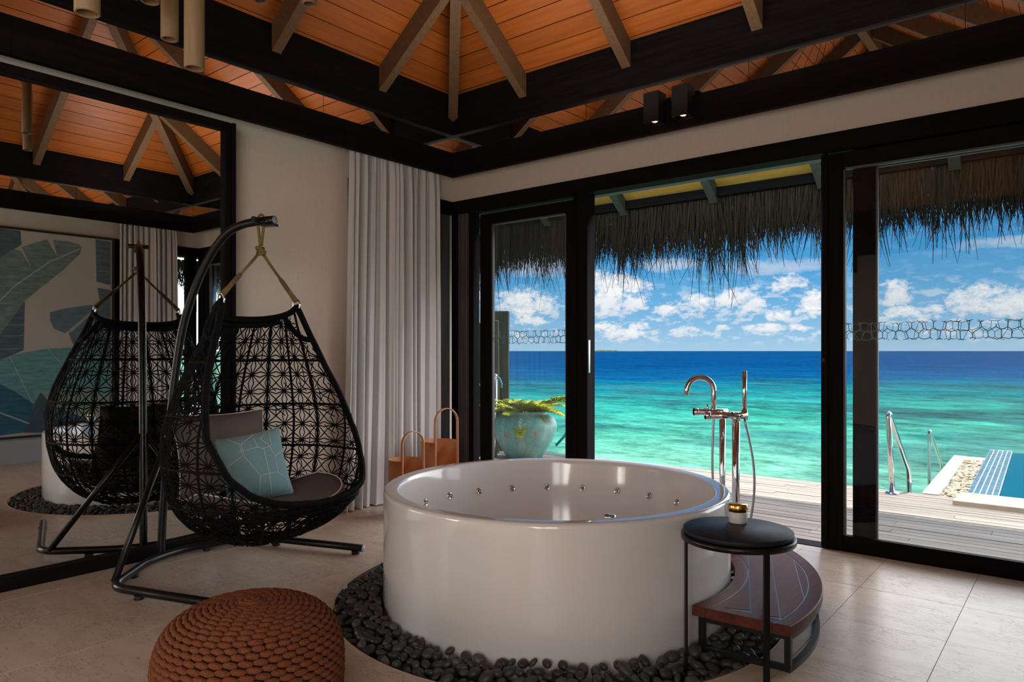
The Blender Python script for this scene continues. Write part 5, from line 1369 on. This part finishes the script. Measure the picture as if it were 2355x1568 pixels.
def round_path(pts, rad, n=7):
    out = [Vector(pts[0])]; P_ = [Vector(p) for p in pts]
    for i in range(1, len(P_)-1):
        a = (P_[i-1]-P_[i]).normalized(); b = (P_[i+1]-P_[i]).normalized()
        for k in range(n+1): t = k/n; out.append((P_[i]+a*rad)*(1-t)**2+P_[i]*(2*t*(1-t))+(P_[i]+b*rad)*t*t)
    out.append(P_[-1]); return out
zb2 = 0.042
base = [sp(1.119, -0.60, zb2), sp(0.2226, -0.565, zb2), sp(0.03, -0.12, zb2), sp(0.03, 0.12, zb2), sp(0.24, 0.53, zb2), sp(1.117, 0.515, zb2)]
mb = MB(); mb.tube(round_path(base, 0.10), 0.023, 14); obj('base_tube', mb, 'black_metal', stn)
for p, d in ((base[0], uA), (base[-1], uA)):
    mb = MB(); mb.lathe([(0.0, 0.004), (0.02, 0.003), (0.022, 0.0)], 18, p, axis=d); obj('end_cap', mb, 'end_cap', stn)
for sg, q in ((-1, sp(0.19, -0.515, 0.05)), (1, sp(0.20, 0.47, 0.05))):
    mb = MB(); mb.cyl(sp(0.055, sg*0.01, .76), q, 0.019, 14); s_ = obj('strut', mb, 'black_metal', stn)
    mb = MB(); pB = sp(0.055, sg*0.01, .76).lerp(q, .13); mb.ellipsoid(pB+(sp(0, 0, 0)-sp(1, 0, 0))*0.0+Vector((0.019, -0.004, 0.004)), (.006, 0, 0), (0, .006, 0), (0, 0, .006), 8, 5); obj('bolt', mb, 'steel', s_)
for p in (sp(1.05, -0.60, 0), sp(0.42, -0.572, 0), sp(0.10, -0.30, 0), sp(0.10, 0.28, 0), sp(0.45, 0.525, 0), sp(1.06, 0.515, 0)):
    mb = MB(); mb.lathe([(0.0, 0.001), (0.024, 0.001), (0.026, 0.004), (0.026, 0.024), (0.0, 0.024)], 16, p); obj('foot_pad', mb, 'black_matt', stn)

# cushions
def pillow(name, label, c, nrm, up, w, h_, th, m, pinch=0.05, piping=None, seed=1, parent=None):
    nrm = Vector(nrm).normalized(); up = Vector(up); up = (up-nrm*up.dot(nrm)).normalized(); rt_ = up.cross(nrm)
    n = 26; c = Vector(c); mb = MB(); grid = {}
    vs = []
    for sd in (1, -1):
        for j in range(n+1):
            for i in range(n+1):
                u, v = -1+2*i/n, -1+2*j/n
                x = u*(1-pinch*(1-v*v)); y = v*(1-pinch*(1-u*u))
                t = max(0, (1-abs(u)**2.6)*(1-abs(v)**2.6))**0.55
                wr = 0.12*mnoise.noise(Vector((u*2.1+seed, v*2.1, sd)))*t
                vs.append(c+rt_*(x*w/2)+up*(y*h_/2)+nrm*(sd*th/2*(t+wr*0.8)))
    N1 = (n+1)*(n+1); fs = []
    for j in range(n):
        for i in range(n):
            a = j*(n+1)+i; fs.append((a, a+1, a+n+2, a+n+1)); fs.append((N1+a, N1+a+n+1, N1+a+n+2, N1+a+1))
    mb.add(vs, fs, True)
    t_ = thing(name, label, 'cushion', tuple(c))
    o = obj('cover', mb, m, t_)
    def surf(u, v, off=0.0015):
        x = u*(1-pinch*(1-v*v)); y = v*(1-pinch*(1-u*u)); t = max(0, (1-abs(u)**2.6)*(1-abs(v)**2.6))**0.55
        wr = 0.12*mnoise.noise(Vector((u*2.1+seed, v*2.1, 1)))*t
        return c+rt_*(x*w/2)+up*(y*h_/2)+nrm*(th/2*(t+wr*0.8)+off)
    if piping:
        pts = [surf(-1+2*i/20, -1, 0) for i in range(20)]+[surf(1, -1+2*i/20, 0) for i in range(20)]+[surf(1-2*i/20, 1, 0) for i in range(20)]+[surf(-1, 1-2*i/20, 0) for i in range(20)]
        pb = MB(); pb.tube(pts, 0.004, 6, closed=True); obj('piping', pb, piping, t_)
    return t_, surf
pillow('back_cushion', 'large taupe back cushion inside the egg chair', hc(-0.235, -0.07, .70), (0.93, -0.1, 0.30), (0, 0, 1), 0.56, 0.50, 0.19, 'cushion_taupe', 0.09, 'piping_white', 3)
tp_, sf = pillow('throw_pillow', 'teal throw pillow with white polygon lines in the egg chair', hc(0.055, -0.095, .640), (0.84, -0.40, 0.34), (-0.14, -0.11, 1), 0.36, 0.405, 0.18, 'cushion_teal', 0.06, None, 8)
mb = MB()
def pline(*pts):
    for (a, b) in zip(pts[:-1], pts[1:]):
        L = [sf(a[0]+(b[0]-a[0])*i/8, a[1]+(b[1]-a[1])*i/8, 0.001) for i in range(9)]
        mb.tube(L, 0.0013, 5, smooth=False)
A_, B_, C_, D_, E_, F_ = (-.32, .66), (.28, .66), (.62, .34), (.62, -.38), (-.16, -.36), (-.30, .26)
pline(A_, (.05, .88), (.14, .93)); pline(A_, F_, (-.16, -.36) if False else (.05, -.36)); pline((.05, -.38), (.58, -.36)); pline((.30, .72), (.50, .50), (.66, .12), (.62, -.38))
pline(A_, (-.66, .92)); pline((-.36, .62), (-.36, .30), (-.92, .08)); pline((.30, .72), (.55, .93)); pline((.66, .12), (.93, .24)); pline((.62, -.38), (.92, -.62)); pline((.05, -.38), (-.08, -.93))
pline((-.46, .45), (.16, .48), (.30, .40), (.60, .44)); pline((.16, .48), (.10, .80)); pline((.33, .40), (.34, -.36)); pline((.34, -.36), (.30, -.93)); pline((.60, .44), (.62, .93))
obj('printed_lines', mb, 'piping_white', tp_)
# seat pad following the bowl
mb = MB(); n = 56; rings = [(0.0, 1.0), (0.55, 1.0), (0.85, 0.99), (0.95, 0.93), (1.0, 0.6), (0.99, 0.25), (0.93, 0.06), (0.6, 0.0), (0.0, 0.0)]
vs = []; prf = []
for q, zf in rings:
    for i in range(n):
        a = 2*PI*i/n; ca, sa = cos(a), sin(a); fr_ = 0.455 if ca < 0 else 0.36
        vs.append(hc(-fr_*ca*q+0.03, 0.455*sa*q, .410+0.06*zf+(0.075*sa*sa+0.008*sin(3*a))*q*q-0.10*max(0, ca)*q))
fs = []
for k in range(len(rings)-1):
    for i in range(n): i2 = (i+1) % n; fs.append((k*n+i, (k+1)*n+i, (k+1)*n+i2, k*n+i2))
mb.add(vs, fs, True)
sc_ = thing('seat_cushion', 'round taupe seat pad with pale piping in the egg chair', 'cushion', tuple(hc(0, 0, .405)))
obj('cover', mb, 'cushion_taupe', sc_)
mb = MB(); pts = []
for i in range(64):
    a = 2*PI*i/64; ca, sa = cos(a), sin(a); fr_ = 0.455 if ca < 0 else 0.36
    pts.append(hc(-fr_*ca*0.965+0.03, 0.455*sa*0.965, .410+0.06*0.90+0.004+(0.075*sa*sa+0.008*sin(3*a))*.93-0.10*max(0, ca)*.965))
mb.tube(pts, 0.0042, 6, closed=True); obj('piping', mb, 'piping_white', sc_)

# ------------------------------------------------------------------ POUF
PFX, PFY = 2.419, -3.549
pf = thing('pouf', 'round chunky rust-orange knitted rope pouf in the foreground', 'pouf', (PFX, PFY, 0))
# profile as (r, z) from the centre of the top to the floor, measured by arc length
pr_ = [(0.0, .402), (.06, .401), (.12, .397), (.18, .388), (.24, .369), (.28, .346), (.312, .314), (.333, .275), (.344, .23), (.347, .18), (.346, .13), (.340, .08), (.324, .035), (.30, .012)]
sp_ = cr_spline([Vector((r_*0.915, 0, z)) for r_, z in pr_], 8)
core = MB(); core.lathe([(max(0.0, v.x-0.012 if v.x > .012 else 0.0), v.z-0.010) for v in sp_]+[(0.0, 0.004)], 48, (PFX, PFY, 0)); obj('core', core, 'pouf_core', pf)
Ls = [0]
for a, b in zip(sp_[:-1], sp_[1:]): Ls.append(Ls[-1]+(b-a).length)
row = 0.0215; nrow = int(Ls[-1]/row); kn_ = MB()
xs_ = [v.x for v in sp_]; zs_ = [v.z for v in sp_]
for k in range(1, nrow):
    s = k*row; r_ = float(np.interp(s, Ls, xs_)); z = float(np.interp(s, Ls, zs_)); r2 = float(np.interp(s+.006, Ls, xs_)); z2 = float(np.interp(s+.006, Ls, zs_))
    tn = Vector((r2-r_, 0, z2-z)).normalized(); cnt = max(6, int(round(2*PI*r_/0.047)))
    cnt = 40 if r_ > .265 else cnt
    for i in range(cnt):
        a = 2*PI*(i+(0.5 if k % 2 else 0))/cnt+k*0.008
        e = Vector((cos(a), sin(a), 0)); t_ = Vector((-sin(a), cos(a), 0)); dn_ = e*tn.x+Vector((0, 0, tn.z)); nn = t_.cross(dn_).normalized()
        if nn.dot(e+Vector((0, 0, .4))) < 0: nn = -nn
        c = Vector((PFX, PFY, 0))+e*r_+Vector((0, 0, z))
        half = 2*PI*r_/cnt*0.60
        t2 = (t_+dn_*0.13).normalized(); d2_ = (dn_-t_*0.13).normalized()
        kn_.ellipsoid(c, t2*half, d2_*0.0126, nn*0.0118, 8, 5)
tag(obj('rope_stitches', kn_, 'pouf_rope', pf), kind='stuff')
sw = MB(); pts = []
for i in range(40):
    t = i/39; a = t*4.2*PI; q = 0.006+0.034*t; pts.append((PFX+q*cos(a), PFY+q*sin(a), .412-0.006*t))
sw.tube(pts, 0.0105, 8); obj('centre_coil', sw, 'pouf_rope', pf)

# ------------------------------------------------------------------ PEBBLES
bedm = MB(); bedm.lathe([(TR-0.03, -0.07), (RB, -0.07)], 64, (CX, CY, 0)); obj('pebble_tray', bedm, 'pebble_bed', fl)
rr = random.Random(33)
def stone_mesh(seed):
    q = random.Random(seed); mb = MB(); L, B_, T_ = 1.0, q.uniform(.58, .82), q.uniform(.42, .60)
    mb.ellipsoid((0, 0, 0), (L, 0, 0), (0, B_, 0), (0, 0, T_), 10, 6)
    mb.v = [tuple(Vector(v)*(1+0.16*mnoise.noise(Vector(v)*1.1+Vector((seed, 0, 0))))) for v in mb.v]
    return mb
protos = [stone_mesh(i) for i in range(12)]
pts = []; cell = {}
def try_add(x, y, rad):
    k = (int(x/0.04), int(y/0.04))
    for i in range(-2, 3):
        for j in range(-2, 3):
            for (px, py, pr) in cell.get((k[0]+i, k[1]+j), ()):
                if (px-x)**2+(py-y)**2 < ((pr+rad)*0.80)**2: return False
    cell.setdefault(k, []).append((x, y, rad)); return True
for layer in range(2):
    cell = {}
    for it in range(26000 if layer == 0 else 22000):
        a = rr.random()*2*PI; rd = math.sqrt(rr.uniform((TR+0.022)**2, (RB-0.022)**2)); x, y = CX+rd*cos(a), CY+rd*sin(a)
        if layer == 0:
            rad = rr.uniform(.024, .036)
        else: rad = rr.uniform(.020, .034)
        if rd+rad > RB-0.004 or rd-rad < TR+0.003: continue
        if try_add(x, y, rad):
            pile = 0.036*max(0.0, 1-(rd-TR)/0.20)
            z = (-0.050 if layer == 0 else -0.014)+pile*(0.4 if layer == 0 else 1.0)+rr.uniform(-.006, .010)
            pts.append((x, y, z, rad, layer))
# the photograph's step and table feet stand in the bed: keep their legs clear
FEET = [(TX+(TRr-0.013)*cos(math.radians(d)), TY+(TRr-0.013)*sin(math.radians(d))) for d in (219, -39, 77.5)]
for sg in (-1, 1):
    for r_, hh in ((RI+0.03, ai), (RO-0.025, ao)): q = P2(mid_a+sg*(hh-0.035/r_), r_); FEET.append((q.x, q.y))
pts = [p for p in pts if all((p[0]-a)**2+(p[1]-b)**2 > (p[3]+0.012)**2 for a, b in FEET)]
camv = Vector((4.738, -4.925, 1.3))
def seen(p):
    """on the near side of the bath and in the frame, top layer"""
    d = Vector((p[0]-CX, p[1]-CY)); v = Vector((4.738-p[0], -4.925-p[1]))
    if p[4] == 0: return False
    rel = Vector((p[0], p[1], p[2]))-camv; dep = rel.dot(FW); lat = rel.dot(RT)
    vpx = 807-1629*rel.z/dep; upx = 1177.5+1629*lat/dep
    if not (0 < upx < 2355 and vpx < 1585): return False
    # hidden behind the bath?
    o_ = Vector((4.738-CX, -4.925-CY)); dirv = Vector((p[0]-4.738, p[1]+4.925)); L_ = dirv.length; dirv.normalize()
    t = -o_.dot(dirv); dist = (o_+dirv*t).length
    return not (dist < TR and t < L_)
top = [p for p in pts if seen(p)]
top.sort(key=lambda p: (Vector(p[:3])-camv).length/p[3])
sel = set(id(p) for p in top[:300])
pmesh = []
for i, pb in enumerate(protos):
    me = pb.mesh('pebble'); me.materials.append(M['pebble']); pmesh.append(me)
rest = MB(); shade = []
for p in pts:
    x, y, z, rad, layer = p
    k = rr.randrange(12); rz = rr.random()*2*PI; tx, ty = rr.gauss(0, .32), rr.gauss(0, .32)
    if rr.random() < .10 and layer: tx = rr.uniform(.7, 1.2)
    sc = rad*rr.uniform(1.08, 1.28)
    if id(p) in sel:
        o = bpy.data.objects.new('pebble', pmesh[k]); COL.objects.link(o); o.location = (x, y, z); o.rotation_euler = (tx, ty, rz); o.scale = (sc, sc, sc)
        tag(o, 'dark grey river pebble in the bed around the white bathtub', 'pebble', 'dark river pebbles around the bathtub')
    else:
        mt = Matrix.Translation((x, y, z)) @ Matrix.Rotation(rz, 4, 'Z') @ Matrix.Rotation(ty, 4, 'Y') @ Matrix.Rotation(tx, 4, 'X') @ Matrix.Scale(sc, 4)
        rest.add([mt @ Vector(v) for v in protos[k].v], protos[k].f, True); shade += [rr.random()]*len(protos[k].v)
o = obj('river_pebbles', rest, 'pebble')
at = o.data.attributes.new('shade', 'FLOAT', 'POINT'); at.data.foreach_set('value', shade)
tag(o, 'remaining dark river pebbles filling the round bed under the bathtub', 'pebbles', None, 'stuff')
